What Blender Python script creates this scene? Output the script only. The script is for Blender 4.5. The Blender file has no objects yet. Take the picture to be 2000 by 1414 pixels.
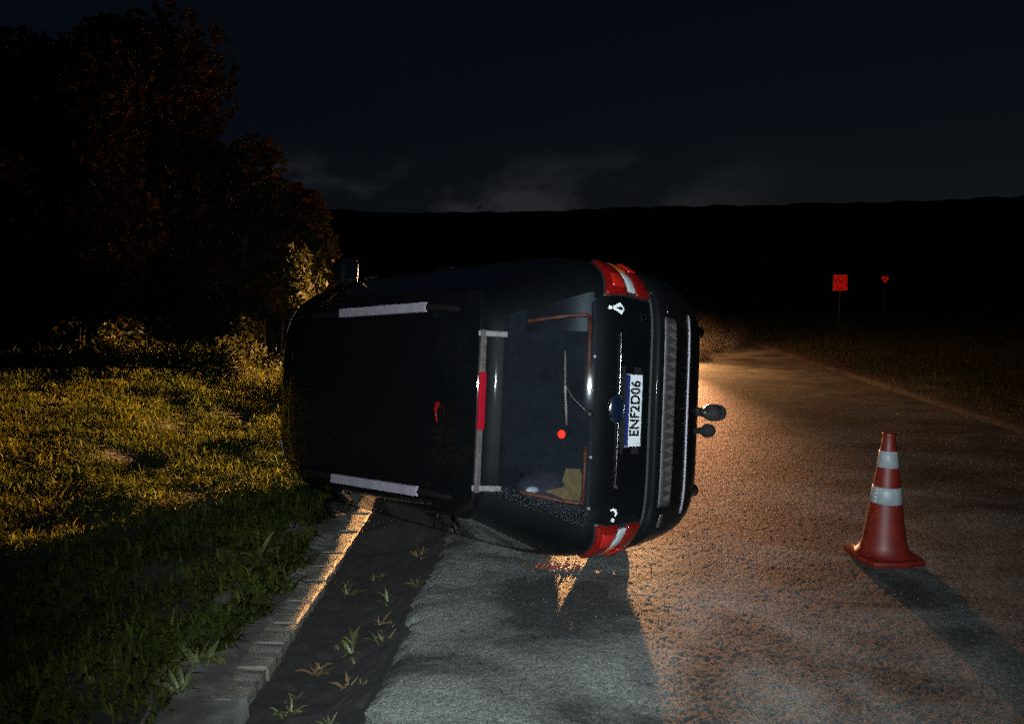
import bpy, bmesh, math, random
import numpy as np
from mathutils import Vector, Matrix
random.seed(7); rng = np.random.default_rng(7)
SC = bpy.context.scene; COL = SC.collection
PI = math.pi

# ------------------------------------------------------------------ camera
cam_d = bpy.data.cameras.new('camera'); cam = bpy.data.objects.new('camera', cam_d); COL.objects.link(cam)
R_ = Vector((0.99621681, 0.08690263, 0)); U_ = Vector((-0.00857207, 0.09826682, 0.99512318)); F_ = Vector((-0.08647882, 0.99135844, -0.09863999))
CP = Vector((0, 0, 1.75))
cam.matrix_world = Matrix(((R_.x, U_.x, -F_.x, CP.x), (R_.y, U_.y, -F_.y, CP.y), (R_.z, U_.z, -F_.z, CP.z), (0, 0, 0, 1)))
cam_d.sensor_width = 36; cam_d.lens = 26.694; cam_d.clip_end = 3000; cam_d.clip_start = .02
SC.camera = cam
SC.view_settings.view_transform = 'Standard'; SC.view_settings.look = 'None'
SC.view_settings.exposure = 0; SC.view_settings.gamma = 1; SC.view_settings.use_curve_mapping = False
cy_ = SC.cycles
cy_.use_denoising = False      # a phone's night picture is grainy
try: cy_.denoiser = 'OPENIMAGEDENOISE'
except Exception: pass
cy_.max_bounces = 8; cy_.transparent_max_bounces = 16; cy_.glossy_bounces = 5; cy_.blur_glossy = 0.0
cy_.sample_clamp_indirect = 3.0; cy_.use_light_tree = False

# ------------------------------------------------------------------ night sky
W = bpy.data.worlds.new('World'); SC.world = W; W.use_nodes = True
nt = W.node_tree; nt.nodes.clear()
def N(t, ty, **k):
    n = t.nodes.new(ty)
    for a, v in k.items():
        if a in n.inputs: n.inputs[a].default_value = v
        else: setattr(n, a, v)
    return n
SUN_EL, SUN_ROT = math.radians(-5.5), math.radians(25)
sky = N(nt, 'ShaderNodeTexSky', sky_type='NISHITA', sun_disc=False, sun_elevation=SUN_EL, sun_rotation=SUN_ROT)
tc = N(nt, 'ShaderNodeTexCoord'); sep = N(nt, 'ShaderNodeSeparateXYZ'); nt.links.new(tc.outputs['Generated'], sep.inputs[0])
SKY_GAIN = 0.06
base = N(nt, 'ShaderNodeMix', data_type='RGBA', blend_type='ADD'); base.inputs[0].default_value = 1
base.inputs[7].default_value = (.0012 / SKY_GAIN, .0024 / SKY_GAIN, .0045 / SKY_GAIN, 1)      # airglow and far town light
nt.links.new(sky.outputs[0], base.inputs[6])
mp = N(nt, 'ShaderNodeMapping'); mp.inputs['Scale'].default_value = (1, 1, 2.4); nt.links.new(tc.outputs['Generated'], mp.inputs[0])
cn = N(nt, 'ShaderNodeTexNoise', Scale=7.0, Detail=6.0, Roughness=.55); nt.links.new(mp.outputs[0], cn.inputs[0])
band = N(nt, 'ShaderNodeMapRange', interpolation_type='SMOOTHSTEP'); band.inputs[1].default_value = .185; band.inputs[2].default_value = .12
nt.links.new(sep.outputs[2], band.inputs[0])
cr = N(nt, 'ShaderNodeMapRange', interpolation_type='SMOOTHSTEP'); cr.inputs[1].default_value = .42; cr.inputs[2].default_value = .64
nt.links.new(cn.outputs[0], cr.inputs[0])
mm = N(nt, 'ShaderNodeMath', operation='MULTIPLY'); nt.links.new(band.outputs[0], mm.inputs[0]); nt.links.new(cr.outputs[0], mm.inputs[1])
azm = N(nt, 'ShaderNodeMapRange', interpolation_type='SMOOTHSTEP'); azm.inputs[1].default_value = .34; azm.inputs[2].default_value = -.02; nt.links.new(sep.outputs[0], azm.inputs[0])
m2 = N(nt, 'ShaderNodeMath', operation='MULTIPLY'); nt.links.new(mm.outputs[0], m2.inputs[0]); nt.links.new(azm.outputs[0], m2.inputs[1])
cl = N(nt, 'ShaderNodeMix', data_type='RGBA', blend_type='ADD'); nt.links.new(m2.outputs[0], cl.inputs[0])
nt.links.new(base.outputs[2], cl.inputs[6]); cl.inputs[7].default_value = (.012 / SKY_GAIN, .0125 / SKY_GAIN, .0135 / SKY_GAIN, 1)
bg = N(nt, 'ShaderNodeBackground', Strength=SKY_GAIN); nt.links.new(cl.outputs[2], bg.inputs[0])
wo = N(nt, 'ShaderNodeOutputWorld'); nt.links.new(bg.outputs[0], wo.inputs[0])

# a very weak moon
sd = bpy.data.lights.new('moon', 'SUN'); sd.energy = .006; sd.angle = math.radians(.5); sd.color = (.75, .85, 1)
so = bpy.data.objects.new('moon', sd); COL.objects.link(so); so.rotation_euler = (math.radians(55), 0, math.radians(-40))

def spot(name, loc, aim, watts, col, size, blend, rad):
    d = bpy.data.lights.new(name, 'SPOT'); d.energy = watts; d.color = col; d.spot_size = math.radians(size); d.spot_blend = blend; d.shadow_soft_size = rad
    o = bpy.data.objects.new(name, d); COL.objects.link(o); o.location = loc
    o.rotation_euler = (Vector(aim) - Vector(loc)).to_track_quat('-Z', 'Y').to_euler(); return o
# the phone's own flash (seen mirrored in the car's glass)
FL = CP + R_ * .012 + U_ * .022
spot('phone_flash', FL, FL + F_ * 4 + R_ * .15 - U_ * .6, 1350, (.80, .94, 1), 82, 1, .010)
# dipped headlights of the vehicle that faces us behind the car
LAMP = (2.05, 18.6, 1.10)
spot('headlight_beam', LAMP, (LAMP[0] - 8.6, LAMP[1] - 11, -.4), 95000, (1, .50, .17), 66, .5, .08)
spot('headlight_kerb_beam', LAMP, (LAMP[0] - 4.0, LAMP[1] - 11, -.3), 5800, (1, .42, .19), 53, .6, .10)
spot('headlight_spill', LAMP, (LAMP[0] - 2.5, LAMP[1] - 11, -.3), 700, (1, .46, .17), 160, 1, .05)
bd = bpy.data.lights.new('amber_fill', 'POINT'); bd.energy = 850; bd.color = (1, .42, .15); bd.shadow_soft_size = .07       # unseen all-round amber fill, added to brighten the far road and trees
bo = bpy.data.objects.new('amber_fill', bd); COL.objects.link(bo); bo.location = (1.34, 20.3, 2.16)
spot('road_pool_fill', (LAMP[0], LAMP[1] - .1, .62), (3.1, 15.6, .0), 800, (1, .50, .19), 60, 1, .05)  # added fill that brightens the patch of road beside the car

# ------------------------------------------------------------------ helpers
def link(o, parent=None):
    COL.objects.link(o)
    if parent is not None: o.parent = parent
    return o
def tag(o, label=None, cat=None, group=None, kind=None):
    if label: o['label'] = label
    if cat: o['category'] = cat
    if group: o['group'] = group
    if kind: o['kind'] = kind
    return o
def thing(name, label, cat, loc=(0, 0, 0), rz=0, group=None):
    o = bpy.data.objects.new(name, None); o.empty_display_size = .1; COL.objects.link(o)
    o.location = loc; o.rotation_euler = (0, 0, rz); return tag(o, label, cat, group)
def mesh(name, V, F, mat, parent=None, smooth=False):
    me = bpy.data.meshes.new(name); me.from_pydata([tuple(map(float, v)) for v in V], [], [tuple(map(int, f)) for f in F])
    if smooth: me.polygons.foreach_set('use_smooth', [True] * len(me.polygons))
    me.materials.append(mat); me.update()
    return link(bpy.data.objects.new(name, me), parent)
def big(name, V, T, mat, parent=None, smooth=False, col=None):
    """numpy mesh from vertex array and list of face arrays (n,k)"""
    me = bpy.data.meshes.new(name); me.vertices.add(len(V)); me.vertices.foreach_set('co', np.asarray(V, np.float32).ravel())
    nl = sum(t.size for t in T); npg = sum(len(t) for t in T)
    me.loops.add(nl); me.polygons.add(npg)
    me.loops.foreach_set('vertex_index', np.concatenate([t.ravel() for t in T]).astype(np.int32))
    tot = np.concatenate([np.full(len(t), t.shape[1]) for t in T]); st = np.r_[0, np.cumsum(tot)[:-1]]
    me.polygons.foreach_set('loop_start', st.astype(np.int32)); me.polygons.foreach_set('loop_total', tot.astype(np.int32))
    if smooth: me.polygons.foreach_set('use_smooth', np.ones(npg, bool))
    if col is not None:
        a = me.attributes.new('tint', 'FLOAT_COLOR', 'POINT'); c = np.ones((len(V), 4), np.float32); c[:, :3] = col; a.data.foreach_set('color', c.ravel())
    me.materials.append(mat); me.update(calc_edges=True); me.validate()
    return link(bpy.data.objects.new(name, me), parent)
def bm_obj(name, bm, mat, parent=None, smooth=False):
    me = bpy.data.meshes.new(name); bm.normal_update(); bm.to_mesh(me); bm.free()
    if smooth: me.polygons.foreach_set('use_smooth', [True] * len(me.polygons))
    me.materials.append(mat); return link(bpy.data.objects.new(name, me), parent)
def b_box(bm, c, s, rot=None, bev=0):
    g = bmesh.ops.create_cube(bm, size=1)['verts']
    for v in g: v.co = Vector((v.co.x * s[0], v.co.y * s[1], v.co.z * s[2]))
    if bev:
        es = list({e for v in g for e in v.link_edges}); r = bmesh.ops.bevel(bm, geom=es, offset=bev, segments=2, affect='EDGES', profile=.6)
        g = list({v for f in r['faces'] for v in f.verts} | {v for v in g if v.is_valid})
    if rot is not None: bmesh.ops.rotate(bm, verts=g, cent=(0, 0, 0), matrix=rot)
    bmesh.ops.translate(bm, verts=g, vec=c); return g
def b_tube(bm, pts, rads, n=10, cap=True):
    pts = [Vector(p) for p in pts]
    if not hasattr(rads, '__len__'): rads = [rads] * len(pts)
    rings = []
    for i, p in enumerate(pts):
        d = (pts[min(i + 1, len(pts) - 1)] - pts[max(i - 1, 0)]).normalized()
        a = d.orthogonal().normalized() if i == 0 else (a - d * a.dot(d)).normalized()
        b = d.cross(a)
        rings.append([bm.verts.new(p + (a * math.cos(2 * PI * k / n) + b * math.sin(2 * PI * k / n)) * rads[i]) for k in range(n)])
    for r0, r1 in zip(rings, rings[1:]):
        for k in range(n): bm.faces.new((r0[k], r0[(k + 1) % n], r1[(k + 1) % n], r1[k]))
    if cap: bm.faces.new(rings[0][::-1]); bm.faces.new(rings[-1])
def tube(name, pts, r, mat, parent=None, n=10, smooth=True):
    bm = bmesh.new(); b_tube(bm, pts, r, n); return bm_obj(name, bm, mat, parent, smooth)
def lathe(name, prof, mat, parent=None, axis='Z', n=32, loc=(0, 0, 0), smooth=True):
    V, F = [], []
    for r, h in prof:
        for k in range(n):
            a = 2 * PI * k / n; x, y = r * math.cos(a), r * math.sin(a)
            V.append({'Z': (x, y, h), 'Y': (x, h, y), 'X': (h, x, y)}[axis])
    for i in range(len(prof) - 1):
        for k in range(n):
            q = (i * n + k, i * n + (k + 1) % n, (i + 1) * n + (k + 1) % n, (i + 1) * n + k)
            F.append(q if axis != 'Y' else q[::-1])
    V = [(v[0] + loc[0], v[1] + loc[1], v[2] + loc[2]) for v in V]
    return mesh(name, V, F, mat, parent, smooth)
def vnoise(x, y, s, seed=0):
    """smooth value noise, vectorised"""
    r = np.random.default_rng(seed).random((256, 256)); X, Y = np.asarray(x) / s, np.asarray(y) / s
    i, j = np.floor(X).astype(int), np.floor(Y).astype(int); f, g = X - i, Y - j
    f = f * f * (3 - 2 * f); g = g * g * (3 - 2 * g)
    a = r[i & 255, j & 255]; b = r[(i + 1) & 255, j & 255]; c = r[i & 255, (j + 1) & 255]; d = r[(i + 1) & 255, (j + 1) & 255]
    return (a * (1 - f) + b * f) * (1 - g) + (c * (1 - f) + d * f) * g - .5

# ------------------------------------------------------------------ materials
def mat(name, col=(.5, .5, .5), rough=.5, metal=0, coat=0, spec=.5, noise=0, nscale=20, bump=0, bscale=80, tint=False, trans=0, emit=None, estr=1, col2=None, bdist=.003, nlo=.4, nhi=.62):
    m = bpy.data.materials.new(name); m.use_nodes = True; t = m.node_tree; p = t.nodes['Principled BSDF']
    p.inputs['Base Color'].default_value = (*col, 1); p.inputs['Roughness'].default_value = rough; p.inputs['Metallic'].default_value = metal
    p.inputs['Coat Weight'].default_value = coat; p.inputs['Coat Roughness'].default_value = .03; p.inputs['Specular IOR Level'].default_value = spec
    co = N(t, 'ShaderNodeTexCoord')
    last = None
    if noise or col2:
        n = N(t, 'ShaderNodeTexNoise', Scale=nscale, Detail=7.0, Roughness=.6); t.links.new(co.outputs['Object'], n.inputs[0])
        mr = N(t, 'ShaderNodeMapRange'); mr.inputs[1].default_value = nlo; mr.inputs[2].default_value = nhi; t.links.new(n.outputs[0], mr.inputs[0])
        mx = N(t, 'ShaderNodeMix', data_type='RGBA'); t.links.new(mr.outputs[0], mx.inputs[0])
        c2 = col2 if col2 else tuple(min(1, c * (1 + noise)) for c in col)
        c1 = col if col2 else tuple(c * (1 - noise) for c in col)
        mx.inputs[6].default_value = (*c1, 1); mx.inputs[7].default_value = (*c2, 1)
        t.links.new(mx.outputs[2], p.inputs['Base Color']); last = mx.outputs[2]
    if tint:
        at = N(t, 'ShaderNodeAttribute', attribute_name='tint'); mu = N(t, 'ShaderNodeMix', data_type='RGBA', blend_type='MULTIPLY'); mu.inputs[0].default_value = 1
        if last is not None: t.links.new(last, mu.inputs[6])
        else: mu.inputs[6].default_value = (*col, 1)
        t.links.new(at.outputs['Color'], mu.inputs[7]); t.links.new(mu.outputs[2], p.inputs['Base Color'])
    if bump:
        n2 = N(t, 'ShaderNodeTexNoise', Scale=bscale, Detail=5.0, Roughness=.6); t.links.new(co.outputs['Object'], n2.inputs[0])
        b = N(t, 'ShaderNodeBump', Strength=bump, Distance=bdist); t.links.new(n2.outputs[0], b.inputs['Height']); t.links.new(b.outputs[0], p.inputs['Normal'])
    if trans: p.inputs['Transmission Weight'].default_value = trans
    if emit: p.inputs['Emission Color'].default_value = (*emit, 1); p.inputs['Emission Strength'].default_value = estr
    return m
def glass(name, tintc, gl=.02, ior=1.45, dust=0):
    m = bpy.data.materials.new(name); m.use_nodes = True; t = m.node_tree; t.nodes.clear()
    tr = N(t, 'ShaderNodeBsdfTransparent'); tr.inputs[0].default_value = (*tintc, 1)
    g = N(t, 'ShaderNodeBsdfGlossy', Roughness=gl); fr = N(t, 'ShaderNodeFresnel', IOR=ior)
    mx = N(t, 'ShaderNodeMixShader'); t.links.new(fr.outputs[0], mx.inputs[0]); t.links.new(tr.outputs[0], mx.inputs[1]); t.links.new(g.outputs[0], mx.inputs[2])
    o = N(t, 'ShaderNodeOutputMaterial')
    if dust:                                                                        # thin film of road dust
        co = N(t, 'ShaderNodeTexCoord'); nz = N(t, 'ShaderNodeTexNoise', Scale=3.5, Detail=7.0, Roughness=.65); t.links.new(co.outputs['Object'], nz.inputs[0])
        mr = N(t, 'ShaderNodeMapRange'); mr.inputs[1].default_value = .3; mr.inputs[2].default_value = .75; mr.inputs[3].default_value = dust * .3; mr.inputs[4].default_value = dust * 1.8; t.links.new(nz.outputs[0], mr.inputs[0])
        df = N(t, 'ShaderNodeBsdfDiffuse'); df.inputs[0].default_value = (.16, .19, .24, 1); m2 = N(t, 'ShaderNodeMixShader'); t.links.new(mr.outputs[0], m2.inputs[0]); t.links.new(mx.outputs[0], m2.inputs[1]); t.links.new(df.outputs[0], m2.inputs[2]); mx = m2
    t.links.new(mx.outputs[0], o.inputs[0]); return m
M = {}
M['paint'] = mat('black_paint', (.0025, .0032, .0036), .5, coat=.7, spec=.05, col2=(.0065, .0065, .0065), nscale=2.5, nlo=.5, nhi=.85, bump=.5, bscale=3.0, bdist=.012)
M['roofglass'] = mat('black_roof_glass', (.0025, .003, .0035), .3, spec=.12)
M['glass'] = glass('tinted_glass', (.55, .60, .64), .03, 1.5, .022); M['dglass'] = glass('dark_glass', (.25, .27, .28))
M['clear'] = glass('clear_lens', (.95, .95, .95), .05)
M['plastic'] = mat('black_plastic', (.012, .012, .013), .45, bump=.25, bscale=300, bdist=.001)
M['rail'] = mat('matt_black_rail', (.004, .004, .0045), .8, spec=.1)
M['rubber'] = mat('rubber', (.012, .012, .012), .75, bump=.3, bscale=120)
M['chrome'] = mat('chrome', (.62, .63, .65), .12, 1)
M['steel'] = mat('worn_steel', (.25, .24, .23), .38, .9, noise=.4, nscale=60)
M['silver'] = mat('silver_trim', (.20, .18, .21), .42, .0, noise=.12, nscale=14)
M['padgrey'] = mat('grey_scuff_plastic', (.040, .036, .038), .5, noise=.25, nscale=30)
M['padridge'] = mat('grey_scuff_ridge', (.085, .072, .070), .45, noise=.25, nscale=30)
M['redlens'] = mat('red_lens', (.15, .004, .003), .16, coat=.8, noise=.25, nscale=40, bump=.35, bscale=160, bdist=.002)
M['redbright'] = mat('red_reflector', (.34, .010, .006), .2, coat=.8, bump=.5, bscale=220, bdist=.002)
M['amber'] = mat('amber_lens', (.40, .10, .012), .18, coat=.8, bump=.6, bscale=260, bdist=.002)
M['white_lens'] = mat('clear_reverse_lens', (.36, .37, .38), .2, coat=.6, bump=.2, bscale=200, bdist=.001)
M['brakelens'] = mat('brake_light_lens', (.30, .006, .016), .25, coat=.6)
M['plate'] = mat('plate_white', (.72, .73, .75), .35, noise=.04, nscale=60)
M['blue'] = mat('plate_blue', (.012, .026, .13), .35)
M['ink'] = mat('black_ink', (.008, .008, .01), .5)
M['ovalblue'] = mat('oval_blue', (.004, .007, .018), .15, coat=1)
M['sticker'] = mat('white_sticker', (.75, .76, .76), .4)
M['seal'] = mat('rusty_orange_seal', (.22, .040, .008), .5, noise=.4, nscale=18)
M['interior'] = mat('dark_interior', (.014, .014, .019), .8, noise=.3, nscale=25)
M['seat'] = mat('seat_fabric', (.012, .012, .018), .9, noise=.3, nscale=90)
M['purple'] = mat('dark_cloth', (.045, .035, .055), .9, noise=.3, nscale=12)
M['card'] = mat('tan_cardboard', (.36, .22, .075), .8, noise=.15, nscale=20)
M['red_glint'] = mat('red_glint_glow', (.3, .01, .005), .4, emit=(1, .02, .008), estr=3.5)  # emissive, for the added red spot behind the rear glass
M['cone'] = mat('cone_red', (.125, .008, .004), .5, noise=.18, nscale=9, bump=.15, bscale=60)
M['band'] = mat('reflective_band', (.25, .28, .29), .45, noise=.10, nscale=25)
M['bark'] = mat('bark', (.06, .04, .028), .9, noise=.5, nscale=12, bump=.8, bscale=30, bdist=.02)
M['leaf'] = mat('leaf', (.055, .042, .020), .7, tint=True, spec=.12)
M['grass'] = mat('grass_blade', (.053, .070, .011), .65, tint=True, spec=.12)
def leafy(m, amt, colr):
    t = m.node_tree; p = t.nodes['Principled BSDF']; tr = N(t, 'ShaderNodeBsdfTranslucent'); ms = N(t, 'ShaderNodeMixShader'); ms.inputs[0].default_value = amt
    src = p.inputs['Base Color'].links[0].from_socket; mu = N(t, 'ShaderNodeMix', data_type='RGBA', blend_type='MULTIPLY'); mu.inputs[0].default_value = 1; mu.inputs[7].default_value = (*colr, 1)
    t.links.new(src, mu.inputs[6]); t.links.new(mu.outputs[2], tr.inputs[0]); t.links.new(p.outputs[0], ms.inputs[1]); t.links.new(tr.outputs[0], ms.inputs[2]); t.links.new(ms.outputs[0], t.nodes['Material Output'].inputs[0])
leafy(M['grass'], .45, (1.5, 1.3, .8)); leafy(M['leaf'], .35, (1.3, 1.2, .8))
M['shrub_leaf'] = mat('shrub_leaf', (.020, .024, .008), .7, tint=True, spec=.1); leafy(M['shrub_leaf'], .35, (1.3, 1.2, .8))
M['soil'] = mat('soil', (.011, .0095, .0075), .95, noise=.4, nscale=6, bump=.8, bscale=25, bdist=.02)
M['conc'] = mat('old_concrete', (.045, .042, .036), .9, bump=.6, bscale=50, bdist=.006, col2=(.16, .155, .145), nscale=3.2, nlo=.42, nhi=.7)
M['block'] = mat('kerb_concrete', (.060, .053, .042), .9, bump=.7, bscale=60, bdist=.006, col2=(.17, .15, .12), nscale=5)
M['hill'] = mat('dark_field', (.020, .020, .010), 1, noise=.4, nscale=.4)
M['headlamp'] = mat('lit_headlamp', (.8, .7, .5), .3, emit=(1, .62, .28), estr=25)
M['wgrey'] = mat('dusty_white_paint', (.5, .5, .48), .3, coat=.6)
M['post'] = mat('grey_post', (.03, .03, .03), .6, noise=.2)
M['redglassbits'] = mat('broken_red_plastic', (.22, .05, .025), .3, noise=.3, nscale=60)
# asphalt: dark binder, pale worn patches, stones
def asphalt():
    m = bpy.data.materials.new('asphalt'); m.use_nodes = True; t = m.node_tree; p = t.nodes['Principled BSDF']; co = N(t, 'ShaderNodeTexCoord')
    n1 = N(t, 'ShaderNodeTexNoise', Scale=1.1, Detail=8.0, Roughness=.62, Distortion=.6); n2 = N(t, 'ShaderNodeTexNoise', Scale=75.0, Detail=4.0, Roughness=.75)
    v = N(t, 'ShaderNodeTexVoronoi', Scale=70.0); vs = N(t, 'ShaderNodeTexVoronoi', Scale=3.4)
    for n in (n2, v, vs): t.links.new(co.outputs['Object'], n.inputs[0])
    r1 = N(t, 'ShaderNodeValToRGB'); r1.color_ramp.elements[0].position = .40; r1.color_ramp.elements[0].color = (.030, .030, .028, 1)
    r1.color_ramp.elements[1].position = .62; r1.color_ramp.elements[1].color = (.140, .137, .128, 1)
    mpp = N(t, 'ShaderNodeMapping'); mpp.inputs['Scale'].default_value = (.9, 1.25, 1); t.links.new(co.outputs['Object'], mpp.inputs[0]); t.links.new(mpp.outputs[0], n1.inputs[0]); t.links.new(n1.outputs[0], r1.inputs[0])
    r2 = N(t, 'ShaderNodeMapRange'); r2.inputs[1].default_value = .3; r2.inputs[2].default_value = .7; r2.inputs[3].default_value = .4; r2.inputs[4].default_value = 1.65; t.links.new(n2.outputs[0], r2.inputs[0])
    r3 = N(t, 'ShaderNodeMapRange'); r3.inputs[1].default_value = 0; r3.inputs[2].default_value = 1; r3.inputs[3].default_value = .72; r3.inputs[4].default_value = 1.35; t.links.new(v.outputs['Color'], r3.inputs[0])
    r4 = N(t, 'ShaderNodeMapRange'); r4.inputs[1].default_value = .03; r4.inputs[2].default_value = .09; r4.inputs[3].default_value = .35; r4.inputs[4].default_value = 1; t.links.new(vs.outputs['Distance'], r4.inputs[0])
    a = r1.outputs[0]
    for r in (r2, r3, r4):
        q = N(t, 'ShaderNodeMix', data_type='RGBA', blend_type='MULTIPLY'); q.inputs[0].default_value = 1; t.links.new(a, q.inputs[6]); t.links.new(r.outputs[0], q.inputs[7]); a = q.outputs[2]
    t.links.new(a, p.inputs['Base Color']); p.inputs['Roughness'].default_value = .72; p.inputs['Specular IOR Level'].default_value = .35
    b = N(t, 'ShaderNodeBump', Strength=.8, Distance=.006); t.links.new(n2.outputs[0], b.inputs['Height']); t.links.new(b.outputs[0], p.inputs['Normal'])
    return m
M['asphalt'] = asphalt()

# ------------------------------------------------------------------ ground profile
def road_edge(Y): return -.905 - .026 * (Y - 4) + .05 * vnoise(Y, 0 * Y, .45, 3) + .03 * vnoise(Y, 0 * Y + 9, .16, 4) + .03 * vnoise(Y, 0 * Y + 19, .05, 7)
def kerb_x(Y): return -1.577 - .075 * (Y - 3.57)          # right edge of the row of kerb blocks
ZB = -.20                                                 # top of the blocks
RK = 5.25                                                  # right road edge
def verge_z(X, Y):
    """grassy ground left of the gutter"""
    d = np.maximum(0, kerb_x(Y) - .55 - X)
    return -.23 + .01 * np.minimum(d, 3) + .22 * np.clip(d - 2.3, 0, 2.2) + .02 * np.maximum(0, d - 4.5) + .10 * vnoise(X, Y, 1.3, 5) * np.minimum(1, d) + .05 * vnoise(X, Y, .5, 6) * np.minimum(1, d * 2)
def ys_grid(y0, y1, d0, growth):
    ys = [y0]; d = d0
    while ys[-1] < y1:
        ys.append(ys[-1] + d); d = d0 * max(1, (ys[-1] / 3.0)) ** growth
    return np.array(ys)
def sheet(name, fx, ys, nu, fz, m, kind='structure', smooth=True):
    """grid sheet: fx(u,Y)->X, fz(X,Y)->z"""
    u = np.linspace(0, 1, nu); YY, UU = np.meshgrid(ys, u, indexing='ij'); XX = fx(UU, YY); ZZ = fz(XX, YY)
    V = np.stack([XX, YY, ZZ], -1).reshape(-1, 3); i = np.arange(len(ys) - 1)[:, None] * nu + np.arange(nu - 1)[None]
    q = np.stack([i, i + 1, i + nu + 1, i + nu], -1).reshape(-1, 4)
    o = big(name, V, [q], m, smooth=smooth); tag(o, kind=kind); return o
# road with a real rough chip surface near the camera
yr = np.r_[np.linspace(-6, 1.2, 12)[:-1], ys_grid(1.2, 220, .0100, 1.25)]
def road_z(X, Y):
    fade = np.clip((16 - Y) / 8, 0, 1)
    A, B = X * .82 + Y * .57, Y * .82 - X * .57; gr = np.random.default_rng(4).random(X.shape) - .5
    z = fade * (.0036 * vnoise(A, B, .0165, 11) + .0016 * vnoise(X * .3 + Y * .95, Y * .3 - X * .95, .05, 12) + .0042 * gr) + .005 * vnoise(X, Y, .7, 13) + .02 * vnoise(X, Y, 2.7, 14)
    e = np.clip((X - road_edge(Y)) / .10, 0, 1)
    return z * .9 - .05 * (1 - e) ** 2
sheet('road', lambda u, Y: road_edge(Y) + (RK - road_edge(Y)) * u, yr, 640, road_z, M['asphalt'])
# soil ditch between road edge and blocks, soil everywhere below
GAP_A = (-.20, [(-1.94, 6.313), (-1.545, 3.15), (-1.787, 6.719)]); GAP_B = (0., [(-.255, 4.749), (-.095, 3.565), (-.005, 4.734)])
def gap_range(x, y, gap):
    """heights at which the low light passes (x,y) on its way under the car: lowest, highest"""
    pz, tri = gap; x, y = np.broadcast_arrays(np.asarray(x, float), np.asarray(y, float))
    lo = np.full(x.shape, 9.); hi = np.full(x.shape, -9.)
    for z in np.linspace(-.33, .5, 84):
        k = (LAMP[2] - pz) / (LAMP[2] - z); gx, gy = LAMP[0] + (x - LAMP[0]) * k, LAMP[1] + (y - LAMP[1]) * k; ins = np.ones(x.shape, bool)
        for (ax, ay), (bx, by) in zip(tri, tri[1:] + tri[:1]): ins &= ((bx - ax) * (gy - ay) - (by - ay) * (gx - ax)) >= -.012
        ins &= z >= pz - .02
        lo = np.where(ins, np.minimum(lo, z), lo); hi = np.where(ins, np.maximum(hi, z), hi)
    return lo, hi
def ditch_z(X, Y):
    a, b = road_edge(Y) + .02, kerb_x(Y) + .0
    t_ = np.clip((a - X) / (a - b), 0, 1)
    base_ = -.05 - .23 * np.sin(np.clip(t_ * 1.05, 0, 1) * PI * .62) ** .8 + .035 * vnoise(X, Y, .12, 21) + .03 * vnoise(X, Y, .3, 22) + .022 * vnoise(X, Y, .05, 23) + .012 * vnoise(X, Y, .022, 24)
    md = np.clip((Y - 5.55 + .25 * (X + 1.3)) / .45, 0, 1) * np.clip((9 - Y) / .6, 0, 1)      # unseen mound added to block low light under the car
    z_ = base_ * (1 - md) + md * np.clip(base_ + .4, -.05, .03)
    return np.where(md > 0, np.minimum(z_, gap_range(X, Y, GAP_A)[0] - .02), z_)
sheet('ditch_soil', lambda u, Y: road_edge(Y) + .05 - (road_edge(Y) + .05 - kerb_x(Y) + .02) * u, ys_grid(.2, 60, .016, 1.2), 80, ditch_z, M['soil'])
# verge left: soil under the grass
sheet('verge_ground', lambda u, Y: kerb_x(Y) - .16 - (60 * u ** 2.4 + .6 * u), np.r_[np.linspace(-6, .2, 8)[:-1], ys_grid(.2, 220, .09, 1.1)], 110,
      lambda X, Y: np.where(X > kerb_x(Y) - .5, -.27, verge_z(X, Y) - .01), M['soil'])
# raised shoulder beyond the right road edge
def should_z(X, Y):
    d = X - RK
    return -.07 + np.clip(d / .09, 0, 1) * .125 + .04 * vnoise(X, Y, .25, 31) * np.clip(d / .3, 0, 1) + .06 * np.clip(d - .3, 0, 9) * .25 + .12 * vnoise(X, Y, 1.1, 32) * np.clip(d - .3, 0, 1)
sheet('roadside_soil', lambda u, Y: RK - .03 + 60 * u ** 3, np.r_[np.linspace(-6, 1, 6)[:-1], ys_grid(1, 220, .09, 1.1)], 80, should_z,
      mat('roadside_earth', (.036, .024, .016), .95, noise=.5, nscale=5, bump=.8, bscale=20, bdist=.02))
# far land and hills
n = 220; az = np.linspace(-1.5, 1.5, n); rr = np.array([90, 130, 150, 170, 200, 300]); hh = np.array([-.6, -.1, 9, 15, 17, 10.])
V = []
for k, a in enumerate(az):
    bmp = 1.37 + .015 * math.sin(a * 3.1 - .2) + .03 * math.sin(a * 9.7 + .3)
    for r, h in zip(rr, hh):
        j = random.uniform(-.25, .25) if h > 5 else 0
        V.append((r * math.sin(a), r * math.cos(a), -.4 + h * bmp * .92 + j))
F = [(k * 6 + i, k * 6 + 6 + i, k * 6 + 7 + i, k * 6 + 1 + i) for k in range(n - 1) for i in range(5)]
tag(mesh('hills', V, F, M['hill'], smooth=True), kind='structure')
tag(mesh('ground', [(-900, -50, -.5), (900, -50, -.5), (900, 1500, -.5), (-900, 1500, -.5)], [(0, 1, 2, 3)], M['hill']), kind='structure')

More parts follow.
